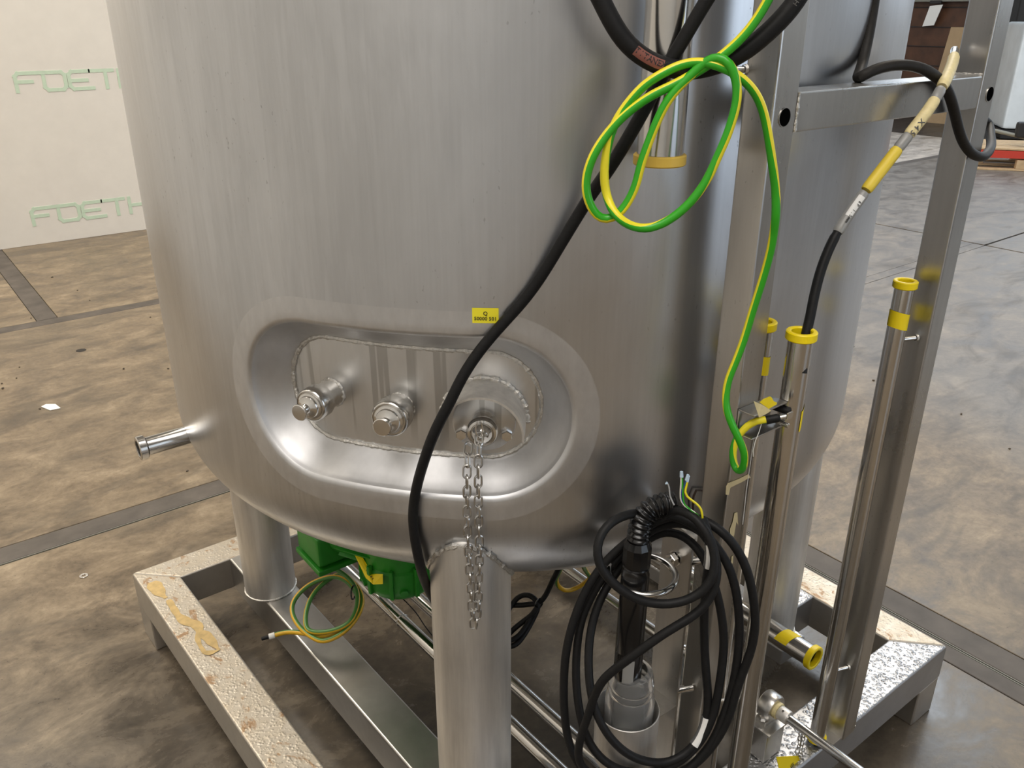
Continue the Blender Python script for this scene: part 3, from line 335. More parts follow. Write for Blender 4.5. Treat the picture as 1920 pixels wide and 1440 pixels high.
# ------------------------------------------------------------------ the hall
def slab(x0,x1,y0,y1,mat,z=0):
    bm=bmesh.new(); return box(((x0+x1)/2,(y0+y1)/2,z-.02),(x1-x0,y1-y0,.04),.003),mat
fl=tag(obj('floor',box((4,2,-.07),(24,24,.05),0),'joint_dark',loc=(0,0,0),smooth=False),kind='structure')
G=.006
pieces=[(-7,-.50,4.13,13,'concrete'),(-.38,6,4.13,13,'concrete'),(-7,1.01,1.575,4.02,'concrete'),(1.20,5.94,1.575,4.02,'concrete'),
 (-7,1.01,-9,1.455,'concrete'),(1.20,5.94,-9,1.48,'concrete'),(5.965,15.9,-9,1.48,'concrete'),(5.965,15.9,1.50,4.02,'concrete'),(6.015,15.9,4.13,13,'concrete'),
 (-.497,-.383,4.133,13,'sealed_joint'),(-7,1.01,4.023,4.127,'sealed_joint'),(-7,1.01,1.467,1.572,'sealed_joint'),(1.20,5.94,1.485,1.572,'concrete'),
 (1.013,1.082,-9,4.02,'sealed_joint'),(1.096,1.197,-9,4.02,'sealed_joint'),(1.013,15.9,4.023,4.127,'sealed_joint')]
pieces=[p for p in pieces if p[:2]!=(6.015,15.9)]+[(6.015,11.94,4.13,13,'concrete_pale'),(11.955,15.9,4.13,13,'concrete_shaded')]  # far slab has the shadow there put into its darker tone
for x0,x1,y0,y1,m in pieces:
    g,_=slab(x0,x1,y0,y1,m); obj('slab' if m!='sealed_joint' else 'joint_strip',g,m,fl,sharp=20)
# angle-iron edges let into the groove along x=1.09
for x in (1.084,1.0925): obj('steel_edge',box((x,-2.5,-.010),(.003,13,.02),0),'rail_grey',fl,smooth=False)
obj('steel_edge',box((-3,1.461,-.009),(8,.003,.02),0),'rail_grey',fl,smooth=False)
wb=tag(obj('wall_back',box((-.6,6.23,1.7),(5.6,.12,3.4),.004),'wall_white',loc=(0,6.23,0)),kind='structure')
# faded company lettering on the panel
def strokes(dx,z0,h):
    w=.026; y=6.1675; bars=[]
    def bar(xa,za,xb,zb):
        L=math.hypot(xb-xa,zb-za); ux,uz=(xb-xa)/L,(zb-za)/L; px,pz=-uz*w/2,ux*w/2; e=w/2
        a=(xa-ux*e,za-uz*e); b=(xb+ux*e,zb+uz*e)
        yy=y-.00015*len(bars); bars.append(prism([(a[0]+px+dx,yy,a[1]+pz+z0),(b[0]+px+dx,yy,b[1]+pz+z0),(b[0]-px+dx,yy,b[1]-pz+z0),(a[0]-px+dx,yy,a[1]-pz+z0)],(0,.004,0)))
    def poly(*p):
        for q,r in zip(p[:-1],p[1:]): bar(*q,*r)
    c=.022
    out=[]
    for name,ps in (('F',[[(0,.0),(0,h-c),(c,h),(.17,h)],[(.0,h*.52),(.11,h*.52)]]),
      ('O',[[(.195,h-.0),(.195,c),(.195+c,0),(.345-c,0),(.345,c),(.345,h-c),(.345-c,h),(.17,h)]]),
      ('E',[[(.52,h),(.375+c,h),(.375,h-c),(.375,c),(.375+c,0),(.54,0)],[(.375,h*.48),(.50,h*.48)]]),
      ('T',[[(.535,h),(.70,h)],[(.645,h),(.645,0)]]),
      ('H',[[(.745,h),(.745,0)],[(.745,h*.5),(.90,h*.5)],[(.90,h),(.90,0)]])):
        bars.clear()
        for p in ps: poly(*p)
        out.append(join(*bars))
    return out
for dx,z0,h in ((-.02,1.172,.128),(-.115,.162,.124)):
    for g in strokes(dx,z0,h): obj('printed_letter',g,'wall_print',wb,smooth=False)
# outer walls, with the open loading door in the front wall
def wallbox(name,c,s,m): tag(obj(name,box(c,s,0),m,loc=c,smooth=False),kind='structure')
wallbox('wall_left',(-3.4,-1.45,3.3),(.2,15.2,6.6),'wall_white')
wallbox('wall_far',(4.5,13.1,3.3),(23,.2,6.6),'hall_wall')
tag(obj('unseen_wall_right',join(box((16.1,2,1.2),(.2,22.4,2.4),0),box((16.1,2,6.15),(.2,22.4,.9),0)),'hall_wall',loc=(16.1,2,0),smooth=False),kind='structure')  # unseen wall; open strip between the boxes added to give the floor a sheen
wf=tag(obj('wall_front',join(box((-3.2,-9.1,3.3),(7.8,.2,6.6),0),box((10.4,-9.1,3.3),(11.2,.2,6.6),0),box((2.75,-9.1,5.6),(4.1,.2,2.0),0)),'hall_wall',loc=(0,-9.1,0),smooth=False),kind='structure')
wallbox('ceiling',(4.5,2,6.7),(23.4,22.4,.2),'hall_roof')
tag(obj('ground_outside',box((4,-19,-.12),(40,19.6,.2),0),'asphalt',loc=(4,-19,0),smooth=False),kind='structure')

# ------------------------------------------------------------------ the tank
AXX,AXY=-.00952,.00731; TR=.755; TZ0=.98; TRK=.17; TPE=math.radians(50)
_rs=TR-TRK+TRK*math.cos(TPE); _zs=TZ0-TRK*math.sin(TPE); TRS=_rs/math.cos(TPE); TZC=_zs+TRS*math.sin(TPE)
def ztank(r):
    return TZ0-math.sqrt(max(0,TRK**2-max(0,r-(TR-TRK))**2)) if r>_rs else TZC-math.sqrt(TRS**2-r*r)
PHI=-2.463; RI=.695; ZC=1.163; CORE=.142; HH=.133
def cyl(s,z,r): a=PHI+s/TR; return (AXX+r*math.cos(a),AXY+r*math.sin(a),z)
tank=thing('storage_tank','large brushed stainless steel vessel on four round legs with an oval recess and fittings','tank',(0,0,.218))
def build_shell():
    WS,WZ0,WZ1,NS,NZ=.36,.984,1.36,60,32
    ws=[-WS+2*WS*i/NS for i in range(NS+1)]; rest=2*PI*TR-2*WS; NR=110
    cols=ws+[WS+rest*i/NR for i in range(1,NR)]
    rows=[]   # (r,z)
    n=10
    for i in range(n,0,-1):
        t=TPE+(PI/2-TPE)*i/n*.97; rows.append((TRS*math.cos(t),TZC-TRS*math.sin(t)))
    for i in range(14,0,-1):
        t=TPE*i/14; rows.append((TR-TRK+TRK*math.cos(t),TZ0-TRK*math.sin(t)))
    rows.append((TR,TZ0)); k0=len(rows)
    rows+=[(TR,WZ0+(WZ1-WZ0)*i/NZ) for i in range(NZ+1)]; k1=len(rows)-1
    rows+=[(TR,WZ1+(2.45-WZ1)*i/14) for i in range(1,15)]
    rows+=[(TR-.06+.06*math.cos(t),2.45+.06*math.sin(t)) for t in (.4,.8,1.2,1.57)]+[(.4,2.58),(.1,2.62)]
    nc=len(cols); V=[];Fs=[];mi=[]
    for r,z in rows: V+=[cyl(s,z,r) for s in cols]
    for j in range(len(rows)-1):
        for i in range(nc):
            if k0<=j<k1 and i<NS: continue
            i2=(i+1)%nc; Fs.append([j*nc+i,j*nc+i2,(j+1)*nc+i2,(j+1)*nc+i]); mi.append(0)
    # bottom & top poles
    V.append((AXX,AXY,TZC-TRS)); p=len(V)-1; Fs+= [[i,p,(i+1)%nc] for i in range(nc)]; mi+=[0]*nc
    V.append((AXX,AXY,2.63)); q=len(V)-1; b=(len(rows)-1)*nc; Fs+=[[b+i,b+(i+1)%nc,q] for i in range(nc)]; mi+=[0]*nc
    # window boundary, counter-clockwise seen from outside
    B=[(k0,i) for i in range(NS+1)]+[(j,NS) for j in range(k0+1,k1+1)]+[(k1,i) for i in range(NS-1,-1,-1)]+[(j,0) for j in range(k1-1,k0,-1)]
    bid=[j*nc+i for j,i in B]; bs=[(ws[i],rows[j][1]-ZC) for j,i in B]
    dirs=[]
    for s,z in bs:
        c=max(-CORE,min(CORE,s)); dx,dz=s-c,z; L=math.hypot(dx,dz); dirs.append((c,dx/L,dz/L))
    def ring(sd,r): return [cyl(c+dx*(HH+sd),ZC+dz*(HH+sd),r) for c,dx,dz in dirs]
    N=len(bid); prev=bid
    for sd,dep,m in ((.041,0,0),(.0395,0,1),(.02,0,1),(.008,0,1),(.0045,.0006,1),(.0015,.0022,1),(-.001,.005,1)):
        a=len(V); V+=ring(sd,TR-dep); cur=list(range(a,a+N))
        for i in range(N): k=(i+1)%N; Fs.append([prev[i],prev[k],cur[k],cur[i]]); mi.append(m)
        prev=cur
    def strip(L):
        VV=[];FF=[]
        for sd,r in L: VV+=ring(sd,r)
        for q in range(len(L)-1):
            for i in range(N): k=(i+1)%N; FF.append([q*N+i,q*N+k,(q+1)*N+k,(q+1)*N+i])
        return VV,FF
    wall=strip([(-.001,TR-.005),(-.0025,TR-.009),(-.0045,TR-.014)]+[(-.0045-.0315*t,TR-.014-.040*t) for t in (.33,.66,1)]+[(-.039,TR-.057),(-.0425,TR-.0592),(-.046,TR-.06)])
    plate=strip([(-.046,RI),(-.06,RI),(-.08,RI),(-.10,RI),(-.12,RI),(-HH,RI)])
    bead=[Vector(p) for p in ring(-.0425,RI+.0015)]
    return (V,Fs,mi),wall,plate,bead
sh,wall,plate,bead=build_shell()
obj('shell',sh,['tank_steel','band_steel'],tank,sharp=60)
obj('recess_wall',wall,'recess_steel',tank,sharp=80); obj('inner_wall',plate,'plate_steel',tank,sharp=60)
wob=lambda s,a:(lambda t,i:s*(1+a*math.sin(i*2.3)+a*math.sin(i*.91)))
bd=smoothpath(bead,.003,True); obj('weld_bead',sweep(bd,.004,6,closed=True,front=(-.78,-.62,0),rf=wob(.0036,.18)),'weld_steel',tank)
def radial(a): return Vector((math.cos(a),math.sin(a),0))
TC=Vector((AXX,AXY,0))
# legs
for lx,ly in ((-.481,-.494),(-.500,.500),(.490,-.470),(.472,.499)):
    c=Vector((lx,ly,0)); o=(c-TC).normalized(); n=64; R=.0700; rg=[]; V=[];Fs=[]
    top=[]
    for k in range(n):
        a=2*PI*k/n; p=c+Vector((math.cos(a),math.sin(a),0))*R; rv=(p-TC).length; zt=min(ztank(min(rv,.7535)),.945)
        top.append((p,zt))
    zs=[z for p,z in top]; top=[(p,sum(zs[(k+q)%n] for q in range(-4,5))/9) for k,(p,z) in enumerate(top)]
    levels=[[(p,.2185) for p,z in top],[(p,.4) for p,z in top],[(p,.65) for p,z in top],[(p,z-.012) for p,z in top],[(p-(p-c)*.02,z-.004) for p,z in top],[(p-o*.012-(p-c)*.06,z+.006) for p,z in top],[(p-o*.035-(p-c)*.12,z+.02) for p,z in top],[(p-o*.07-(p-c)*.3,z+.03) for p,z in top]]
    for L in levels: V+=[(p.x,p.y,z) for p,z in L]
    for j in range(len(levels)-1):
        for k in range(n): q=(k+1)%n; Fs.append([j*n+k,j*n+q,(j+1)*n+q,(j+1)*n+k])
    lg=obj('leg',(V,Fs),'leg_steel',tank,sharp=70)
    path=smoothpath([Vector((p.x,p.y,z-.004))-(p-c)*.0 for p,z in top],.004,True)
    obj('weld_bead',sweep(path,.005,6,closed=True,rf=wob(.0042,.3)),'weld_steel',lg)
    obj('weld_bead',sweep([c+Vector((math.cos(2*PI*k/60)*R,math.sin(2*PI*k/60)*R,.2205)) for k in range(60)],.003,6,closed=True,rf=wob(.003,.2)),'weld_steel',lg)
# recess nozzles
def nozzle(ang,z,long,w=1.0):
    ax=radial(ang); o=TC+ax*RI+Vector((0,0,z)); e=.012 if long else 0
    t=[(.0215,0),(.0215,.016+e),(.0255,.0185+e),(.0262,.021+e),(.0262,.043+e),(.0248,.0465+e),(.0232,.0475+e),(.0228,.046+e)]
    nz=obj('nozzle',lathe([(0.001,0)]+[(r*w,h) for r,h in t]+[(0,.046+e)],o,ax,36),'pipe_steel',tank)
    obj('plug',lathe([(r*w,h) for r,h in [(.0205,.045+e),(.0205,.0485+e),(.0175,.050+e),(.017,.052+e),(.0165,.053+e),(.012,.0545+e),(.0078,.058+e),(.0068,.063+e),(.0078,.067+e),(.0118,.070+e),(.0128,.0715+e),(.0128,.0745+e),(.0118,.0755+e),(0,.0757+e)]],o,ax,32),'fitting_steel',nz)
    obj('weld_bead',sweep([o+ax*.0012+Vector(q) for q in [tuple((basis(ax)[1]*math.cos(2*PI*k/50)+basis(ax)[2]*math.sin(2*PI*k/50))*.0225) for k in range(50)]],.003,6,closed=True,rf=wob(.0028,.25)),'weld_steel',nz)
nozzle(PHI_REF-math.radians(9.8),1.157,True,1.06); nozzle(PHI_REF+math.radians(.3),1.149,False,1.16)
# third outlet under the half-round shroud
a3=PHI_REF+math.radians(11.6); ax=radial(a3); up=Vector((0,0,1)); rt=ax.cross(up)*-1; o=TC+ax*RI+Vector((0,0,1.142))
side=up.cross(ax)
ob=o+Vector((0,0,.0))
def halfpipe(ro,ri,h0,h1,n=40,sag=.0):
    V=[];Fs=[]
    for h,r in ((h0,ro),(h1,ro),(h1,ri),(h0,ri)):
        for k in range(n+1):
            a=-.10+(PI+.20)*k/n; V.append(tuple(ob+ax*h+side*math.cos(a)*r+up*math.sin(a)*r))
    m=n+1
    for q in range(4):
        for k in range(n): Fs.append([q*m+k,q*m+k+1,((q+1)%4)*m+k+1,((q+1)%4)*m+k])
    Fs+= [[0,m,2*m,3*m],[n,3*m+n,2*m+n,m+n]]
    return V,Fs
shroud=obj('shroud',halfpipe(.066,.0625,-.002,.070),'leg_steel',tank,sharp=40)
obj('weld_bead',sweep([ob+ax*.002+side*math.cos(a)*.068+up*math.sin(a)*.068 for a in [-.1+(PI+.2)*k/70 for k in range(71)]],.004,6,rf=wob(.0038,.25)),'weld_steel',shroud)
fl3=obj('flange',lathe([(0,0),(.050,0),(.050,.006),(.048,.0075),(0,.0075)],ob-up*.006,ax,40),'plate_steel',tank)
for q in (-1,1):
    p=ob-up*.026+side*q*.036+ax*.0075
    b=obj('bolt',lathe([(.0095,0),(.0095,.006),(.0085,.0075),(0,.0078)],p,ax,6),'fitting_steel',fl3,sharp=30)
obj('outlet_stub',lathe([(.020,.0075),(.020,.03),(.0235,.032),(.0245,.036),(.0245,.041),(.022,.045),(.0185,.046),(.0165,.044),(.0155,.050),(.010,.056),(.006,.060),(.005,.063),(0,.064)],ob-up*.006,ax,32),'fitting_steel',tank)
# side outlet on the left
po=Vector((-.752,.100,.949)); pd=Vector((-1.0,.010,-.01)).normalized()
so=obj('side_outlet',lathe([(.0182,-.03),(.0182,.082)],po,pd,28),'pipe_steel',tank)
# (side outlet ferrule)
obj('ferrule',lathe(tubeprof(.0240,.0160,.084,.099,.0015),po,pd,32,close=True),'pipe_steel',so)
obj('bore',lathe([(.0163,.0985),(.0160,.03),(0,.03)],po,pd,24),'dark_metal',so)

# ------------------------------------------------------------------ base frame
def skew(x,y): return (x+.037*(.7-x)/1.5*(.81-y),y)
def prism_b(poly,z0,z1,b=.006):
    poly=[skew(*q) for q in poly]
    bm=bmesh.new(); vs=[bm.verts.new((x,y,z0)) for x,y in poly]; f=bm.faces.new(vs); r=bmesh.ops.extrude_face_region(bm,geom=[f])
    for q in r['geom']:
        if isinstance(q,bmesh.types.BMVert): q.co.z=z1
    bmesh.ops.recalc_face_normals(bm,faces=list(bm.faces)); bmesh.ops.bevel(bm,geom=list(bm.edges),offset=b,segments=3,affect='EDGES',profile=.5)
    bm.verts.ensure_lookup_table(); V=[tuple(q.co) for q in bm.verts]; Fs=[[q.index for q in fa.verts] for fa in bm.faces]; bm.free(); return V,Fs
FX,FY,FW,FT,FB=.800,.808,.106,.218,.112
frame=thing('base_frame','low rectangular stainless steel tube frame carrying the vessel legs','frame',(0,0,0))
xi,yi=FX-FW,FY-FW
left_beam=obj('beam',prism_b([(-FX,-FY),(-xi,-yi),(-xi,yi),(-FX,FY)],FB,FT),'frame_rusty',frame,label='rust and lime stained beam')
rear_beam=obj('beam',prism_b([(-FX,FY),(-xi,yi),(xi,yi),(FX,FY)],FB,FT),'frame_rusty',frame)
right_beam=obj('beam',prism_b([(FX,FY),(xi,yi),(xi,-yi),(FX,-FY)],FB,FT),'frame_rusty',frame)
front_beam=obj('beam',prism_b([(FX,-FY),(xi,-yi),(-xi,-yi),(-FX,-FY)],FB,FT),'frame_wet',frame,label='beam covered in water droplets')
for s in (-1,1): obj('inner_beam',prism_b([(s*.490+AXX-.05,-yi-.002 if s<0 else -.560),(s*.490+AXX+.05,-yi-.002 if s<0 else -.560),(s*.490+AXX+.05,yi+.002),(s*.490+AXX-.05,yi+.002)],FB if s<0 else .168,FT),'frame_wet' if s>0 else 'frame_steel',frame)
obj('cross_piece',prism_b([(.528,-.476),(.698,-.476),(.698,-.376),(.528,-.376)],FB,FT),'frame_wet',frame)
for sx in (-1,1):
    for sy in (-1,1):
        cx,cy=sx*(FX-.052),sy*(FY-.054)
        obj('foot',prism_b([(cx-.051,cy-.053),(cx+.051,cy-.053),(cx+.051,cy+.053),(cx-.051,cy+.053)],.0005,FB+.003,.004),'frame_steel',frame)
# dried tan run-off on the left beam (irregular thin films)
def blob(pts,z=FT+.0004,t=.0008): return prism([(x,y,z) for x,y in pts],(0,0,t))
def spread(path,w,z=.0009):
    P=smoothpath([(x,y,0) for x,y in path],.008); L=[];Rr=[]
    for i,p in enumerate(P):
        t=(P[min(i+1,len(P)-1)]-P[max(i-1,0)]).normalized(); nrm=Vector((-t.y,t.x,0)); k=i/max(1,len(P)-1)
        ww=w*(.35+.65*math.sin(PI*min(1,k*1.05+.04)))*(1+.12*math.sin(i*1.1)+.22*math.sin(i*.43+1))
        L.append(p+nrm*ww); Rr.append(p-nrm*ww)
    V=[(p.x,p.y,FT+z) for p in L+Rr]; n=len(L); return V,[[i,i+1,n+i+1,n+i] for i in range(n-1)]
for q_,(path,w) in enumerate(RESIDUE): obj('residue',spread(path,w,.0009+.0003*q_),'residue_tan',left_beam,smooth=False)

# ------------------------------------------------------------------ support posts with the cross rail
rack=thing('post_frame','pair of square steel posts joined by a horizontal rail','frame',(0,-.80,.2185))
PW=.049
def sqtube(x0,x1,y0,y1,z0,z1,b=.004): return box(((x0+x1)/2,(y0+y1)/2,(z0+z1)/2),(x1-x0,y1-y0,z1-z0),b)
for x0 in (-.2355,.297):
    ps=obj('post',sqtube(x0,x0+PW,-.823,-.823+PW,.2190,2.3),'post_steel',rack)
    hx=-.2112 if x0<0 else .3285; hz=1.604
    obj('hole_rim',lathe([(.0122,.0),(.0122,.0010),(.0112,.0010),(.0112,-.0)],(hx,-.823,hz),(0,-1,0),24,close=True),'post_steel',ps)
    obj('hole',lathe([(0,.0004),(.0114,.0004)],(hx,-.823,hz),(0,-1,0),24),'void',ps,smooth=False)
    obj('base_plate',box((x0+PW/2-.012,-.79,.2215),(PW+.05,.055,.005),.001),'frame_steel',ps)
obj('cross_rail',sqtube(-.1872,.2978,-.8215,-.8215+.048,1.583,1.633,.003),'post_steel',rack)
obj('weld_bead',join(sweep([Vector((-.1862,-.823,1.584+.0485*i/14)) for i in range(15)],.0018,6,rf=wob(.002,.2)),),'weld_steel',rack)
obj('weld_bead',sweep([Vector((.2965,-.82+.045*i/14,1.634)) for i in range(15)],.0018,6,rf=wob(.002,.2)),'weld_steel',rack)

# ------------------------------------------------------------------ sensor tubes
def guard_tube(name,label,x,y,r,z0,z1,pins=(),tapes=(),topcap=True,botcap=False,cap='cap_yellow',group=None):
    t=thing(name,label,'pipe',(x,y,z0),group or 'sensor tubes on the posts')
    tb=obj('tube',pipe((x,y,z0),(x,y,z1),r,r-.0018,32),'pipe_steel',t)
    for flag,zc,s in ((topcap,z1,1),(botcap,z0,-1)):
        if flag:
            h=(-.010*s,.0035*s) if s>0 else (-.0035,.010)
            obj('edge_ring',lathe(tubeprof(r+.0042,r-.0035,min(h),max(h),.0016),(x,y,zc),(0,0,1),36,close=True),cap,t)
    for p0,p1 in pins:
        pn=obj('standoff_pin',rod(p0,p1,.0042),'fitting_steel',t)
        p1=Vector(p1); dd=(p1-Vector(p0)).normalized(); obj('weld_bead',lathe([(.0058,-.004),(.0068,-.001),(.0068,-.0003)],p1,dd,14),'weld_steel',pn)
    for zc,h,a0,a1 in tapes:
        n=22; V=[];Fs=[]
        for j in (0,1):
            for k in range(n+1):
                a=a0+(a1-a0)*k/n; dz=.004*math.sin(k*.31+zc*9)
                V.append((x+math.cos(a)*(r+.0006),y+math.sin(a)*(r+.0006),zc+(j-.5)*h+dz))
        Fs=[[k,k+1,n+2+k,n+1+k] for k in range(n)]
        obj('tape',(V,Fs),'tape_yellow',t)
    return t
AC=math.atan2(-1.49+.82,-1.155+.3)
guard_tube('sensor_tube','thick hanging steel tube with amber rim on its open lower end',-.345,-.741,.0292,1.552,2.3,pins=[((-.345+.028,-.752,1.659),(-.2357,-.775,1.659)),((-.345+.028,-.752,2.05),(-.2357,-.775,2.05))],topcap=False,botcap=True,cap='cap_amber')
guard_tube('sensor_tube','slim upright steel tube holding the cream sleeved sensor cable',-.139,-.846,.0180,.24,1.306,pins=[((-.139,-.846,.62),(-.1866,-.812,.62))],tapes=[(1.175,.034,AC+.95,AC+2.3)],botcap=True)
guard_tube('sensor_tube','slim upright steel tube pinned to the far right post',.250,-.786,.0166,.2295,1.2945,pins=[((.262,-.790,1.186),(.2969,-.803,1.186)),((.262,-.790,.421),(.2969,-.803,.421))],tapes=[(1.226,.030,0,2*PI)],botcap=True)
guard_tube('sensor_tube','slim tube mostly hidden behind the near post',-.1405,-.7805,.0166,.24,1.303,tapes=[(1.240,.030,0,2*PI)])
# U-shaped bracket on the near post
br=thing('clamp_bracket','small steel channel bracket on the near post below hanging earth cable','bracket',(-.20,-.8235,1.18))
def uchan():
    x0,x1=-.2345,-.158; t=.0025
    return join(box(((x0+x1)/2,-.8375,1.2035),(x1-x0,.028,t),.0005),box(((x0+x1)/2,-.8375,1.1665),(x1-x0,.028,t),.0005),box(((x0+x1)/2,-.8247,1.185),(x1-x0,.0024,.039),.0005))
obj('channel',uchan(),'post_steel',br)
obj('screw',rod((-.172,-.826,1.176),(-.172,-.868,1.176),.0035),'fitting_steel',br)
obj('knob',rod((-.165,-.826,1.192),(-.157,-.858,1.190),.005),'rubber',br)
# torn tape scraps
def scrap(name,label,cat,pts,mat,thick,group=None):
    return tag(obj(name,prism(pts,thick),mat,smooth=False),label,cat,group)
scrap('tape_scrap','curled yellow tape scrap on the bracket','tape',TAPE_A,'tape_yellow',(-.0004,-.0005,.0003))
scrap('paper_scrap','small cream paper triangle under yellow tape on bracket','paper',TAPE_B,'sleeve_cream',(-.0004,-.0006,0))
scrap('tape_scrap','peeling strip of old beige tape across the near post','tape',TAPE_C,'tape_old',(-.0006,-.0012,0))
for i,(pts,lab) in enumerate(zip(TAPE_D,('upper patch of dried clear glue on near post','lower patch of dried clear glue on near post'))):
    scrap('glue_patch',lab,'glue',pts,'tape_old',(-.0001,-.0004,0))
for p,lab in zip(THREADS,('white thread dangling from the bracket down the near post','second white thread dangling beside the near post')):
    tag(obj('thread',sweep(smoothpath(p,.01),.0006,5),'white_print',loc=p[0]),lab,'thread')

# ------------------------------------------------------------------ upper cables
tag(obj('power_cable',sweep(relax(smoothpath(D['main_cable'],.008),6),.0082,12),'rubber'),'long black cable slanting across the vessel front over the recess','cable')
hs=relax(smoothpath(D['hose'],.008),6); hose=tag(obj('hose',sweep(hs,.0108,16),'rubber'),'thick black printed cable hanging in a U across the top','cable')
def print_on(path,r,s,s0,size,mat,parent,front=(-.6,-.78,.15),flip=1,name='printed_text',adv=.62):
    P=path; i=0; acc=0; d=[0]
    for a,b in zip(P[:-1],P[1:]): d.append(d[-1]+(b-a).length)
    def at(t):
        k=max(1,min(len(d)-1,next((q for q in range(len(d)) if d[q]>=t),len(d)-1))); f=(t-d[k-1])/max(1e-6,d[k]-d[k-1]); return P[k-1].lerp(P[k],f),(P[k]-P[k-1]).normalized()
    gs=[]
    for j,ch in enumerate(s):
        p,t=at(s0+j*size*adv); t=t*flip; f=Vector(front); u=(f-t*f.dot(t)).normalized(); yv=u.cross(t)
        if ch==' ': continue
        V,Fs=text_mesh(ch,size,(0,0,0),(1,0,0),(0,1,0),.0002)
        W=[]
        for x,y,z in V:
            a=y/r; W.append(tuple(p+t*x+u*(math.cos(a)*(r+.0002+z))+yv*(math.sin(a)*(r+.0002+z))))
        gs.append((W,Fs))
    o=obj(name,join(*gs),mat,parent,smooth=False); o['kind']='stuff'; return o
def patch_on(path,r,s0,s1,a0,a1,mat,parent,front=(-.6,-.78,.15),name='print_band'):
    P=[p for p in path]; d=[0]
    for a,b in zip(P[:-1],P[1:]): d.append(d[-1]+(b-a).length)
    idx=[k for k in range(len(P)) if s0<=d[k]<=s1]; V=[];Fs=[];n=6
    for k in idx:
        t=(P[min(k+1,len(P)-1)]-P[max(k-1,0)]).normalized(); f=Vector(front); u=(f-t*f.dot(t)).normalized(); yv=u.cross(t)
        for j in range(n+1):
            a=a0+(a1-a0)*j/n; V.append(tuple(P[k]+(u*math.cos(a)+yv*math.sin(a))*(r+.0002)))
    m=n+1
    for q in range(len(idx)-1):
        for j in range(n): Fs.append([q*m+j,q*m+j+1,(q+1)*m+j+1,(q+1)*m+j])
    return obj(name,(V,Fs),mat,parent)
patch_on(hs,.0108,.092,.140,-.6,.5,'ink_red',hose)
print_on(hs,.0109,'TITANEX',.098,.0092,'ink',hose)
print_on(hs,.0108,'11',.146,.010,'ink_red',hose,adv=.5)
print_on(hs,.0108,'H07 RN-F 4G16 CE',.30,.0075,'ink_grey',hose,adv=.75)
def stripe(y,g): return (lambda k:1 if k<6 else 0)
ep=relax(smoothpath(D['earth'],.006),4); 
def TWIST(t):
    for (a,p),(b,q) in zip(TWK[:-1],TWK[1:]):
        if t<=b: k=(t-a)/max(1e-6,b-a); return p+(q-p)*k
    return TWK[-1][1]
obj_e=obj('earth_cable',sweep(ep,.0054,12,front=(-.81,-.58,.1),twist=lambda t:TWIST(t),band=lambda k:1 if 0<=k<6 else 0),['wire_yellow','wire_green'])
tag(obj_e,'bright green and yellow striped cable looped and hanging down the near post','cable')
e1=ep[-1]; e0=ep[-4]; dd=(e1-e0).normalized()
obj('heat_shrink',lathe([(0,-.004),(.0062,-.003),(.0062,.013),(.0045,.016),(0,.016)],e1,dd,14),'rubber',obj_e)
obj('cable_lug',join(rod(e1+dd*.016,e1+dd*.026,.0035),box(tuple(e1+dd*.030),(.012,.003,.010),.0008)),'fitting_steel',obj_e)
rc=relax(smoothpath(D['rear']+[(.357,-.756,1.582)],.008),4)
tag(obj('sensor_lead',sweep(rc,.0078,12),'rubber_grey'),'dark grey cable draped over the rail and hooked round the far post','cable')
# sensor cable in sleeved sections
sp=relax(smoothpath(D['sensor'],.004),6); dl=[0]
for a,b in zip(sp[:-1],sp[1:]): dl.append(dl[-1]+(b-a).length)
LT=dl[-1]
scb=thing('sensor_cable','sensor cable in cream, yellow and grey sleeves dropping into the upright tube','cable',tuple(sp[0]))
def section(name,f0,f1,r,mat):
    pts=[p for p,q in zip(sp,dl) if f0*LT<=q<=f1*LT]
    return obj(name,sweep(pts,r,14,rf=lambda t,i:r*(1-.12*(t<.03)-.12*(t>.97))),mat,scb)
fr=SENSOR_FR
section('plug',fr[0],fr[1],.0062,'fitting_steel'); section('sleeve',fr[1]-.005,fr[2],.0086,'sleeve_cream'); section('sleeve',fr[2]-.004,fr[3]+.004,.0078,'sleeve_grey')
s2=section('sleeve',fr[3],fr[4],.0084,'sleeve_cream'); section('sleeve',fr[4]-.004,fr[5]+.004,.0080,'sleeve_grey'); section('sleeve',fr[5],fr[6],.0086,'sleeve_yellow')
s3=section('sleeve',fr[6]-.004,fr[7]+.004,.0080,'sleeve_grey'); section('lead',fr[7],1.0,.0072,'rubber')
patch_on(sp,.0081,(fr[6]+.012)*LT,(fr[7]-.03)*LT,-.9,.35,'white_print',s3)
print_on(sp,.0083,'6P 1.5mm',(fr[6]+.03)*LT,.0062,'ink',s3,flip=1,adv=.75)
print_on(sp,.0085,'X45',(fr[3]+.07)*LT,.012,'ink_grey',s2,adv=.8)
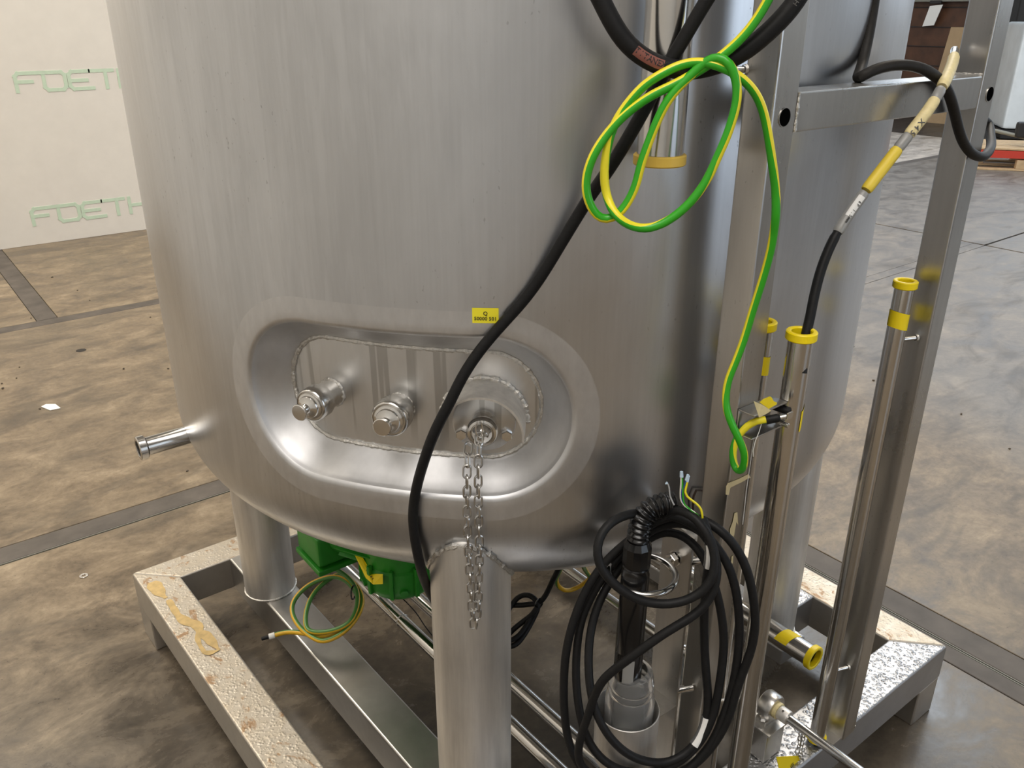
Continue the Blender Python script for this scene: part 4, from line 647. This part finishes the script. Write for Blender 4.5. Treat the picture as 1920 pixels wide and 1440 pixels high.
# ------------------------------------------------------------------ cleaning station on the near post: bar, ring, cup, probe
st=thing('probe_holder','flat steel bar with chamfered top carrying a ring and a cup','holder',(-.265,-.76,.45))
bar=obj('flat_bar',(lambda g:g)(prism([(-.2655,-.7915,.30),(-.2655,-.7305,.30),(-.2655,-.7305,.996),(-.2655,-.7915,.978)],(.005,0,0))),'post_steel',st,sharp=20)
for z in (.667,.93): obj('standoff_pin',rod((-.2606,-.786,z),(-.2357,-.800,z+.003),.0062),'fitting_steel',st)
RGC=Vector((-.3450,-.765,.933)); RGR=.0505
obj('ring',sweep([RGC+Vector((math.cos(2*PI*k/64)*RGR,math.sin(2*PI*k/64)*RGR,0)) for k in range(64)],.0054,12,closed=True),'pipe_steel',st)
obj('stem',rod((-.2955,-.763,.9320),(-.262,-.761,.9275),.0048),'pipe_steel',st)
nt=obj('nut',lathe([(.0,-.003),(.0105,-.003),(.0112,-.002),(.0112,.006),(.0105,.007),(0,.007)],(-.2722,-.7612,.9270),(-1,0,0),6),'fitting_steel',st,sharp=25)
obj('washer',lathe([(0,0),(.0125,0),(.0125,.0018),(0,.0018)],(-.2657,-.7612,.9270),(-1,0,0),24),'fitting_steel',nt)
CPC=Vector((-.3570,-.765,.6705)); CR=.0530
cup=obj('cup',lathe([(0,-.105),(CR-.002,-.105),(CR,-.103),(CR,-.0005),(CR-.0006,0),(CR-.0016,0),(CR-.0022,-.0008),(CR-.0022,-.102),(0,-.102)],CPC,(0,0,1),48),'leg_steel',st)
obj('gusset',box((-.2855,-.765,.640),(.042,.055,.0022),.0004),'post_steel',st)
# probe
pr=thing('probe','black probe with corrugated hose neck standing in the ring','probe',(-.3554,-.765,.60))
ax0=Vector(D['probe_axis'][0]); ax1=Vector(D['probe_axis'][1]); pa=(ax0-ax1).normalized(); L=(ax0-ax1).length
r0=.0205
obj('body',lathe([(0,.0),(.0215,.0),(.0226,.003),(.0226,.052),(.0218,.054),(.0218,.058),(.0224,.060),(.0216,L-.062),(.0205,L-.060),(.0205,L-.050),(.0210,L-.048),(.0198,L-.046),(0,L-.046)],ax1,pa,32),'plastic_black',pr)
obj('gland_nut',lathe([(0,L-.046),(.0195,L-.046),(.0218,L-.044),(.0218,L-.012),(.0200,L-.008),(.0172,L-.002),(0,L-.002)],ax1,pa,12),'plastic_black',pr,sharp=22)
hp=smoothpath([Vector(p)*1 for p in D['probe_hose']],.0009)
obj('corrugated_hose',sweep(hp,.017,24,rf=lambda t,i:.0158+.0018*math.cos(2*PI*t*13.0)+(-.002 if t<.0 else 0)),'plastic_black',pr)
e=hp[-1]; ed=(hp[-1]-hp[-6]).normalized(); obj('hose_bore',lathe([(0,.0004),(.0125,.0004)],e,ed,20),'joint_dark',pr,smooth=False)
# printed label round the lower end
def wrap(o,ax,r,h0,h1,a0,a1,n=10):
    a,u,v=basis(ax,(1,0,0)); V=[]
    for h in (h0,h1):
        for k in range(n+1):
            q=a0+(a1-a0)*k/n; V.append(tuple(Vector(o)+a*h+(u*math.cos(q)+v*math.sin(q))*(r+.0003)))
    return V,[[k,k+1,n+2+k,n+1+k] for k in range(n)]
obj('printed_label',wrap(ax1,pa,.0226,.004,.050,-2.75,-1.95),'sleeve_grey',pr)
# clear ribbed bottle that caps the probe tip
gb=Vector(D['probe_axis'][2]); gp=[(r*1.16,h*1.05) for r,h in [(.0225,.124),(.0285,.120),(.0305,.112),(.0305,.104),(.0320,.101),(.0320,.095),(.0308,.092),(.0322,.088),(.0322,.082),(.0312,.079),(.0335,.074),(.0352,.064),(.0355,.040),(.0355,-.04),(.033,-.046)]]
inn=[(r-.0018,h) for r,h in gp[::-1]]; inn[0]=(.036,-.045)
tag(obj('plastic_bottle',lathe(gp+[(0,-.0483),(0,-.0465)]+inn,gb+Vector((0,0,.006)),pa,40,close=True),'glass',loc=tuple(gb)),'clear ribbed bottle under the black probe, standing in the steel cup','bottle')
# black cable coil hung over the bar
cp=relax(smoothpath(D['coil'],.009),5)
coil=tag(obj('cable_coil',sweep(cp,.0068,10),'rubber'),'coiled black cable with bare wire ends hung over the flat bar','cable')
for k,c,r in (('wire_yellow','wire_yellow',.0017),('wire_white','wire_white',.0012),('wire_green','wire_green',.0013),('wire_blue','wire_blue',.0012)):
    P=smoothpath(D[k],.004); wv=obj('core_wire',sweep(P,r,6),c,coil)
    obj('end_ferrule',sweep([P[-1]-(P[-1]-P[-4]).normalized()*.004,P[-1]+(P[-1]-P[-4]).normalized()*.005],.0021,8),'ferrule',wv)
gw=obj('core_wire',sweep(smoothpath(D['wire_grey'],.004),.0011,6),'wire_grey',pr); obj('end_ferrule',sweep([Vector(D['wire_grey'][-2])*.3+Vector(D['wire_grey'][-1])*.7,Vector(D['wire_grey'][-1])*1.15-Vector(D['wire_grey'][-2])*.15],.0022,8),'ferrule',gw)
tag(obj('loose_wire',sweep(smoothpath(D['wire_brown'],.006),.0019,6),'wire_brown',loc=D['wire_brown'][0]),'short bent brown wire sticking out behind the black coil','wire')
def collar(f,L,mat,lab,r=.0080,a=(-.9,.9)):
    i=int(f*len(cp)); P=cp[i:i+L]; c=obj('marker_sleeve',sweep(P,r,12),'glass',coil); 
    V=[];n=6
    for q,p in enumerate(P):
        t=(P[min(q+1,len(P)-1)]-P[max(q-1,0)]).normalized(); f_=Vector((-.6,-.78,.2)); u=(f_-t*f_.dot(t)).normalized(); v=t.cross(u)
        V+=[tuple(p+(u*math.cos(a[0]+(a[1]-a[0])*k/n)+v*math.sin(a[0]+(a[1]-a[0])*k/n))*(r+.0004)) for k in range(n+1)]
    obj('paper_marker',(V,[[q*(n+1)+k,q*(n+1)+k+1,(q+1)*(n+1)+k+1,(q+1)*(n+1)+k] for q in range(len(P)-1) for k in range(n)]),'white_print',c)
def near(k):
    p=Vector(D['coil'][k]); lo=int(len(cp)*.5) if k>40 else 0; return min(range(lo,len(cp)),key=lambda i:(cp[i]-p).length)/len(cp)
NC=len(D['coil']); collar(near(NC-4)-.0005,5,'glass','x'); collar(near(NC-10),6,'glass','x')

# ------------------------------------------------------------------ chains
def link_geo(L,W,r,n=10,m=6):
    P=[];h=L/2-W/2
    for k in range(n):
        a=-PI/2+PI*k/(n-1); P.append(Vector((W/2*math.cos(a),0,h+0)) if False else Vector((W/2*math.sin(a),0,h+W/2*math.cos(a))))
    P=P+[Vector((-p.x,0,-p.z)) for p in P]
    return sweep(P,r,m,closed=True,front=(0,1,0))
def chain(parent,path,L,W,r,first=0):
    P=smoothpath(path,.001); pitch=L-2.1*r*1.0-.0006; d=0; pts=[P[0]]; last=P[0]
    acc=0
    for a,b in zip(P[:-1],P[1:]):
        acc+=(b-a).length
        if acc>=pitch: pts.append(b); acc=0
    proto=None
    for i,(a,b) in enumerate(zip(pts[:-1],pts[1:])):
        c=(a+b)/2; t=(b-a).normalized(); base=Vector((.79,-.61,0)); ang=[.2,-1.25][i%2]+.25*math.sin(i*1.9)
        ref=Vector((math.cos(ang)*.79+math.sin(ang)*.61,-math.cos(ang)*.61+math.sin(ang)*.79,0)); x=(ref-t*ref.dot(t)).normalized(); y=t.cross(x)
        Mx=Matrix((x,y,t)).transposed().to_4x4(); Mx.translation=c-rootloc(parent)
        if proto is None:
            proto=obj('link',link_geo(L,W,r),'post_steel',None,loc=(0,0,0)); o=proto
        else: o=proto.copy(); COL.objects.link(o)
        o.parent=parent; o.matrix_local=Mx
    return pts
ch=thing('plug_chain','thin steel link chain hanging doubled from the shrouded recess fitting','chain',tuple(D['chain_b'][0]))
chain(ch,D['chain_a'],.0215,.0112,.0018); chain(ch,D['chain_b'],.0215,.0112,.0018)
P0=Vector(D['chain_b'][0]); obj('ring',sweep([P0+Vector((.79*math.sin(2*PI*k/24)*.005,-.61*math.sin(2*PI*k/24)*.005,.010+math.cos(2*PI*k/24)*.013))+Vector((.61,.79,0))*(-.006) for k in range(24)],.0012,8,closed=True),'fitting_steel',ch)

# ------------------------------------------------------------------ labels on the vessel
def on_shell(s,z,off=.0004): return cyl(s,z,TR+off)
def shell_label():
    n=8; V=[]; s0,s1=LABEL_S; z0,z1=LABEL_Z
    for z in (z0,z1): V+=[on_shell(s0+(s1-s0)*k/n,z) for k in range(n+1)]
    return V,[[k,k+1,n+2+k,n+1+k] for k in range(n)]
lb=tag(obj('number_label',shell_label(),'label_yellow',loc=(0,0,0)),'small yellow printed number label stuck on the vessel above the recess','label')
sm=(LABEL_S[0]+LABEL_S[1])/2; zm=(LABEL_Z[0]+LABEL_Z[1])/2; la=PHI+sm/TR; nx=Vector((math.cos(la),math.sin(la),0)); tx=Vector((-math.sin(la),math.cos(la),0)); lo=Vector(on_shell(sm,zm,.0009))
H_=LABEL_Z[1]-LABEL_Z[0]
q=obj('printed_text',text_mesh('Q',H_*.36,lo+Vector((0,0,H_*.14)),tx,(0,0,1),.0001),'ink',lb,smooth=False); q['kind']='stuff'
q=obj('printed_text',text_mesh('50000 501',H_*.335,lo+Vector((0,0,-H_*.20)),tx,(0,0,1),.0001,1.0),'ink',lb,smooth=False); q['kind']='stuff'

# ------------------------------------------------------------------ under the vessel
for (x,y0,y1,z,r,lab) in ((-.345,.36,-.80,.300,.0172,'bright steel pipe under the vessel, nearest the left inner beam'),(-.262,.20,-.80,.300,.0172,'second bright steel pipe under the vessel behind the front leg'),(.140,.25,-.42,.300,.0140,'steel pipe running behind the black cable coil under the vessel')):
    p=thing('pipe',lab,'pipe',(x,y1,z),'steel pipes under the vessel'); obj('tube',pipe((skew(x,y0)[0],y0,z),(skew(x,y1)[0],y1,z),r,r-.0016,28),'pipe_steel',p)
    if x<-.2: obj('edge_ring',lathe(tubeprof(r+.004,r-.003,-.0035,.010,.0015),(skew(x,y1)[0],y1,z),(0,1,0),32,close=True),'cap_yellow',p)
    if x<-.3: obj('weld_collar',lathe([(r+.0003,0),(r+.0012,.001),(r+.0012,.003),(r+.0003,.004)],(skew(x,.05)[0],.05,z),(0,1,0),24),'weld_steel',p)
    if x>0:
        obj('elbow',sweep(smoothpath([(skew(x,-.4)[0],-.40,z),(skew(x,-.4)[0],-.43,z),(x+.022,-.452,z-.004),(x+.04,-.462,z-.01),(x+.075,-.463,z-.02)],.006),.0152,20),'pipe_steel',p)
        for yy in (-.30,-.395): obj('union_nut',lathe([(r,-.012),(r+.007,-.010),(r+.007,.010),(r,.012)],(skew(x,yy)[0],yy,z),(0,1,0),8),'fitting_steel',p,sharp=25)
dp=thing('drain_pipe','wide open steel pipe with yellow rim between the right tubes','pipe',(.392,-.672,.300))
obj('tube',pipe((.392,-.15,.300),(.392,-.672,.300),.0265,.0245,36),'pipe_steel',dp)
obj('edge_ring',lathe(tubeprof(.0310,.0225,-.004,.012,.002),(.392,-.672,.300),(0,1,0),36,close=True),'cap_yellow',dp)
def band_y(x,y,z,r,w,a0,a1,n=16):
    V=[]
    for j in (0,1):
        for k in range(n+1):
            a=a0+(a1-a0)*k/n; V.append((x+math.cos(a)*(r+.0006),y+(j-.5)*w+.02*(k/n-.5),z+math.sin(a)*(r+.0006)))
    return V,[[k,k+1,n+2+k,n+1+k] for k in range(n)]
obj('tape',band_y(.392,-.600,.300,.0265,.034,.4,2.9),'tape_yellow',dp)
obj('saddle',box((.392,-.40,.246),(.06,.03,.056),.003),'frame_steel',dp)
# green drive unit
mo=thing('drive_motor','green painted gear motor mounted beneath the vessel','motor',(-.27,.16,.40))
mbx=obj('terminal_box',box((-0.411,0.228,.505),(.150,.130,.085),.012),'motor_green',mo)
obj('box_lid',box((-0.411,0.228,.452),(.158,.138,.016),.006),'motor_green',mbx)
GX,GY=-0.318,0.057
gb_=obj('gear_housing',lathe([(0,.420),(.060,.420),(.082,.424),(.092,.437),(.094,.452),(.094,.50),(.088,.505),(.088,.615),(0,.615)],(GX,GY,0),(0,0,1),40),'motor_green',mo,sharp=30)
for k in range(10):
    a=2*PI*k/10+.2; obj('rib',box((GX+math.cos(a)*.096,GY+math.sin(a)*.096,.475),(.012,.010,.080),.003,Matrix.Rotation(a,3,'Z')),'motor_green',gb_)
    if k%2==0: obj('boss',rod((GX+math.cos(a+.3)*.090,GY+math.sin(a+.3)*.090,.452),(GX+math.cos(a+.3)*.100,GY+math.sin(a+.3)*.100,.450),.011),'motor_green',gb_)
obj('motor_barrel',lathe([(0,-.02),(.055,-.02),(.060,-.01),(.060,.12),(0,.12)],(GX-.03,GY+.02,.545),(-.45,.85,0),32),'motor_green',mo)
for k in range(14):
    a=2*PI*k/14; b_=basis((-.45,.85,0)); dv=b_[1]*math.cos(a)+b_[2]*math.sin(a); c_=Vector((GX-.03,GY+.02,.545))+b_[0]*.05+dv*.062
    obj('fin',box(tuple(c_),(.10,.003,.014),.0005,Matrix((b_[0],dv.cross(b_[0]),dv)).transposed()),'motor_green',mo)
V_=[Vector(p) for p in [(-0.4166,0.1083,0.5163),(-0.4063,0.1024,0.5199),(-0.4081,0.0532,0.5034),(-0.4080,0.0336,0.4930),(-0.3995,-0.0048,0.5101),(-0.4050,-0.0120,0.4894),(-0.4196,0.0088,0.4820),(-0.4227,0.0397,0.4836)]]
nn=Vector((-.6,-.78,.2))
mt=tag(obj('motor_tag',prism([tuple(p) for p in V_],(.0008,.001,0)),'tape_yellow',smooth=False),'yellow tape tag with black print on the green gear housing','tag')
xd=(V_[3]-V_[1]).normalized(); yd=nn.normalized().cross(xd)
q=obj('printed_text',text_mesh('HV1X',.017,(V_[2]+V_[3]+V_[6]+V_[7])/4+nn.normalized()*.002,-xd,-yd,.0003),'ink',mt,smooth=False); q['kind']='stuff'
tag(obj('earth_cable',sweep(relax(smoothpath(D['earth_low'],.006),4),.0062,12,front=(-.3,-.4,.85),twist=lambda t:-.9+1.2*t,band=lambda k:1 if 0<=k<5 else 0),['wire_ochre','wire_moss']),'coiled green and yellow cable hanging from the green motor above the inner beam','cable')
el=bpy.data.objects['earth_cable.001']
p1=Vector(D['earth_low'][-1]); p0=Vector(D['earth_low'][-2]); dd=(p1-p0).normalized()
obj('end_sleeve',rod(p1-dd*.004,p1+dd*.011,.0078),'white_print',el); obj('cable_lug',rod(p1+dd*.011,p1+dd*.030,.0050),'rubber',el)
kt=Vector(D['earth_low'][7]); obj('cable_tie',sweep([kt+Vector((-.008,.004,-.006))+Vector((.62*math.cos(a)*.019,.5*math.cos(a)*.019,math.sin(a)*.019)) for a in [2*PI*k/24 for k in range(24)]],.0022,6,closed=True),'plastic_black',el)
tag(obj('earth_cable',sweep(relax(smoothpath(D['earth_back'],.006),3),.0058,12,front=(0,0,1),twist=lambda t:2.6,band=lambda k:1 if 0<=k<4 else 0),['wire_ochre','wire_moss']),'ochre and green cable loop seen below the vessel behind the coil','cable')
bl=tag(obj('cable_bundle',sweep(relax(smoothpath(D['black_low'],.007),4),.0068,10),'rubber'),'black cable folded into a tied bundle behind the front leg','cable')
kt=Vector(D['black_low'][3]); obj('cable_tie',sweep([kt+Vector((.8*math.cos(a)*.017,.1*math.cos(a)*.017,math.sin(a)*.014)) for a in [2*PI*k/20 for k in range(20)]],.0024,6,closed=True),'plastic_black',bl)
tag(obj('thin_lead',sweep(smoothpath(D['thin_wire'],.01),.0016,6),'rubber',loc=D['thin_wire'][0]),'thin black lead trailing down from the motor to the floor','wire')

# ------------------------------------------------------------------ shaft bearing at the lower right
vb=thing('shaft_bearing','square steel stub with a pillow bearing and a protruding steel shaft','bearing',(.140,-.715,.0))
sx,sy,sz=.135,-.722,.300
obj('stub',box((sx,sy,(sz+.219)/2),(.062,.062,sz-.2195),.003),'post_steel',vb); obj('top_plate',box((sx,sy,sz+.002),(.068,.072,.005),.0008),'frame_steel',vb)
SH=Vector((sx+.012,-.722,.338))
hs_=obj('housing',lathe([(.018,-.016),(.029,-.016),(.031,-.013),(.031,.011),(.028,.016),(.018,.016)],SH,(0,-1,0),30,close=True),'post_steel',vb)
obj('housing_foot',box((SH.x,SH.y,sz+.0095),(.064,.030,.012),.003),'post_steel',hs_)
obj('seal',lathe([(.010,.016),(.0185,.016),(.0185,.024),(.010,.024)],SH,(0,-1,0),28,close=True),'sleeve_cream',vb)
clr=obj('lock_collar',lathe([(.0095,.024),(.0150,.024),(.0158,.026),(.0158,.046),(.0150,.048),(.0095,.048)],SH,(0,-1,0),28,close=True),'leg_steel',vb)
obj('grub_screw',rod(SH+Vector((-.006,-.036,.0135)),SH+Vector((-.0075,-.036,.0165)),.003),'fitting_steel',clr)
obj('shaft',rod(SH+Vector((0,.02,0)),SH+Vector((-.006,-.42,0)),.0100),'pipe_steel',vb)
for q in (-1,):
    n_=obj('bolt',lathe([(.0045,-.012),(.0045,0),(.009,0),(.009,.008),(.005,.0085),(0,.0085)],(SH.x+q*.026,SH.y-.004,sz+.0165),(0,0,1),6),'fitting_steel',vb,sharp=25)
tch=thing('tag_chain','short twisted chain slung around the bearing shaft','chain',tuple(D['chain_t'][0]))
chain(tch,D['chain_t'],.0150,.0085,.0012); chain(tch,D['chain_t2'],.0150,.0085,.0012)
tp=[Vector(p) for p in TAGP]; nrm=(tp[1]-tp[0]).cross(tp[3]-tp[0]).normalized()
tgo=tag(obj('valve_tag',prism(TAGP,tuple(nrm*.0012)),'tape_yellow',smooth=False),'yellow numbered tag hanging on the chain below the bearing shaft','tag')
tc=(tp[0]+tp[1]+tp[2]+tp[3])/4; ex=(tp[3]-tp[0]).normalized(); ey=ex.cross(nrm).normalized()*1
sgn=-1 if nrm.dot(Vector(co.location)-tc)<0 else 1
zz=nrm*sgn; yv=zz.cross(ex)
q=obj('printed_text',text_mesh('15000',.015,tc+zz*.0016-ex*.004+yv*.004,ex,yv,.0002),'ink',tgo,smooth=False); q['kind']='stuff'
# ------------------------------------------------------------------ floor litter
tag(obj('paper_scrap',prism([(-.725,2.76,.0012),(-.70,2.69,.0012),(-.655,2.685,.0012),(-.665,2.75,.0012),(-.70,2.775,.0012)],(0,0,.003)),'paper',smooth=False),'torn white paper scrap lying on the brown floor','paper')
tag(obj('washer',lathe(tubeprof(.0135,.0065,.0005,.003,.0004),(-.880,1.220,0),(0,0,1),24,close=True),'fitting_steel',loc=(-.88,1.22,0)),'small steel washer lying on the floor left of the frame','washer')
def crumbs(n,mat,size,pts):
    gs=[]
    for x,y,s in pts: gs.append(box((x,y,s*.3),(s,s*.7,s*.5),s*.12,Matrix.Rotation(x*40,3,'Z')))
    return join(*gs)
rr=np.random.RandomState(3)
pts=[(rr.uniform(-1.3,.8),rr.uniform(1.6,5.5),rr.uniform(.006,.014)) for _ in range(26)]+[(rr.uniform(1.3,3.2),rr.uniform(-1.2,1.4),rr.uniform(.005,.012)) for _ in range(16)]
tag(obj('grit',crumbs(0,'grit',0,pts),'grit',loc=(0,0,0)),'scattered dark grit on the concrete floor','grit',kind='stuff')
tag(obj('drill_hole',lathe([(0,.0008),(.022,.0008),(.028,.0006)],(-.399,3.44,0),(0,0,1),9),'joint_dark',fl,smooth=False),None)
# ------------------------------------------------------------------ far right background
bc=thing('container','dark brown panelled container far behind the right posts','container',(14.2,7.2,0))
obj('body',box((15.0,7.75,1.5),(1.6,4.2,3.0),.02),'brown_panel',bc)
for k in range(9): obj('panel_strip',box((14.19,7.75,.25+k*.31),(.02,4.1,.012),.003),'dark_metal',bc)
obj('rail',box((14.12,7.75,1.92),(.14,4.2,.07),.008),'rail_grey',bc)
obj('hook',box((14.05,6.55,1.88),(.05,.2,.05),.006),'dark_metal',bc)
tag(obj('paper_tag',prism([(14.0,6.62,1.82),(14.0,6.40,1.84),(14.02,6.50,1.52),(14.02,6.70,1.50)],(.01,0,0)),'paper',smooth=False),'white paper tag hanging from the grey rail of brown container','tag')
tag(obj('board',prism([(13.6,6.15,0.0),(13.6,5.60,.0),(13.75,5.60,1.50),(13.75,6.06,1.50)],(.03,0,0)),'cardboard',smooth=False),'tan board leaning beside the far right post before the brown container','board')
mc=thing('machine','black machine with bright steel pipe standing at the far right','machine',(14.5,4.6,0))
obj('body',box((14.75,4.70,1.1),(1.1,1.7,2.2),.04),'dark_metal',mc)
obj('top_box',box((14.1,4.75,1.75),(.4,.8,.7),.05),'dark_metal',mc)
obj('steel_pipe',rod((13.6,4.72,1.1),(13.62,4.72,1.62),.05),'fitting_steel',mc)
obj('round_flange',lathe([(0,0),(.10,0),(.11,.02),(.11,.05),(0,.05)],(13.9,5.25,1.05),(-.8,-.5,0),20),'rail_grey',mc)
Rz=Matrix.Rotation(math.radians(-52),3,'Z')
wl=thing('wrapped_load','white plastic wrapped pallet load at the far right edge','load',(13.16,4.16,.12))
def wrapbox():
    V,Fs=box((0,0,0),(1.3,1.0,1.45),.06); return V,Fs
g=box((13.16,4.16,.87),(1.2,1.0,1.45),.05,Rz); obj('wrapped_block',g,'wrap_white',wl)
obj('base_pallet',box((13.16,4.16,.075),(1.2,1.0,.13),.01,Rz),'dark_metal',wl)
pl=thing('wooden_pallet','pale wooden pallet with red stringer on the floor at far right','pallet',(9.9,3.05,0))
ux=Vector((.60,-.80,0)); uy=Vector((.80,.60,0)); o_=Vector((9.50,3.27,0)); R2=Matrix((ux,uy,Vector((0,0,1)))).transposed()
def pb(name,u,v,z,su,sv,sz,m): obj(name,box(tuple(o_+ux*u+uy*v+Vector((0,0,z))),(su,sv,sz),.004,R2),m,pl)
for k in range(6): pb('top_board',.6,.07+.138*k,.245,1.2,.11,.022,'wood')
for v in (.05,.40,.75):
    pb('bottom_board',.6,v,.012,1.2,.10,.022,'wood')
    for u in (.07,.6,1.13): pb('block',u if v>.1 else u+.42*(u<.1),v,.075,.14,.09,.10,'wood')
pb('red_stringer',.6,.06,.185,1.2,.10,.085,'red_paint')
pb('red_stringer',.6,.74,.185,1.2,.10,.085,'red_paint')
jk=thing('pallet_jack','black pallet truck handle with grey bar resting by the pallet','pallet truck',(9.86,3.02,.34))
obj('grip',box((9.95,3.0,.45),(.22,.12,.18),.04,R2),'dark_metal',jk)
obj('bar',rod((9.72,3.44,.46),(10.1,2.70,.30),.022),'rail_grey',jk)
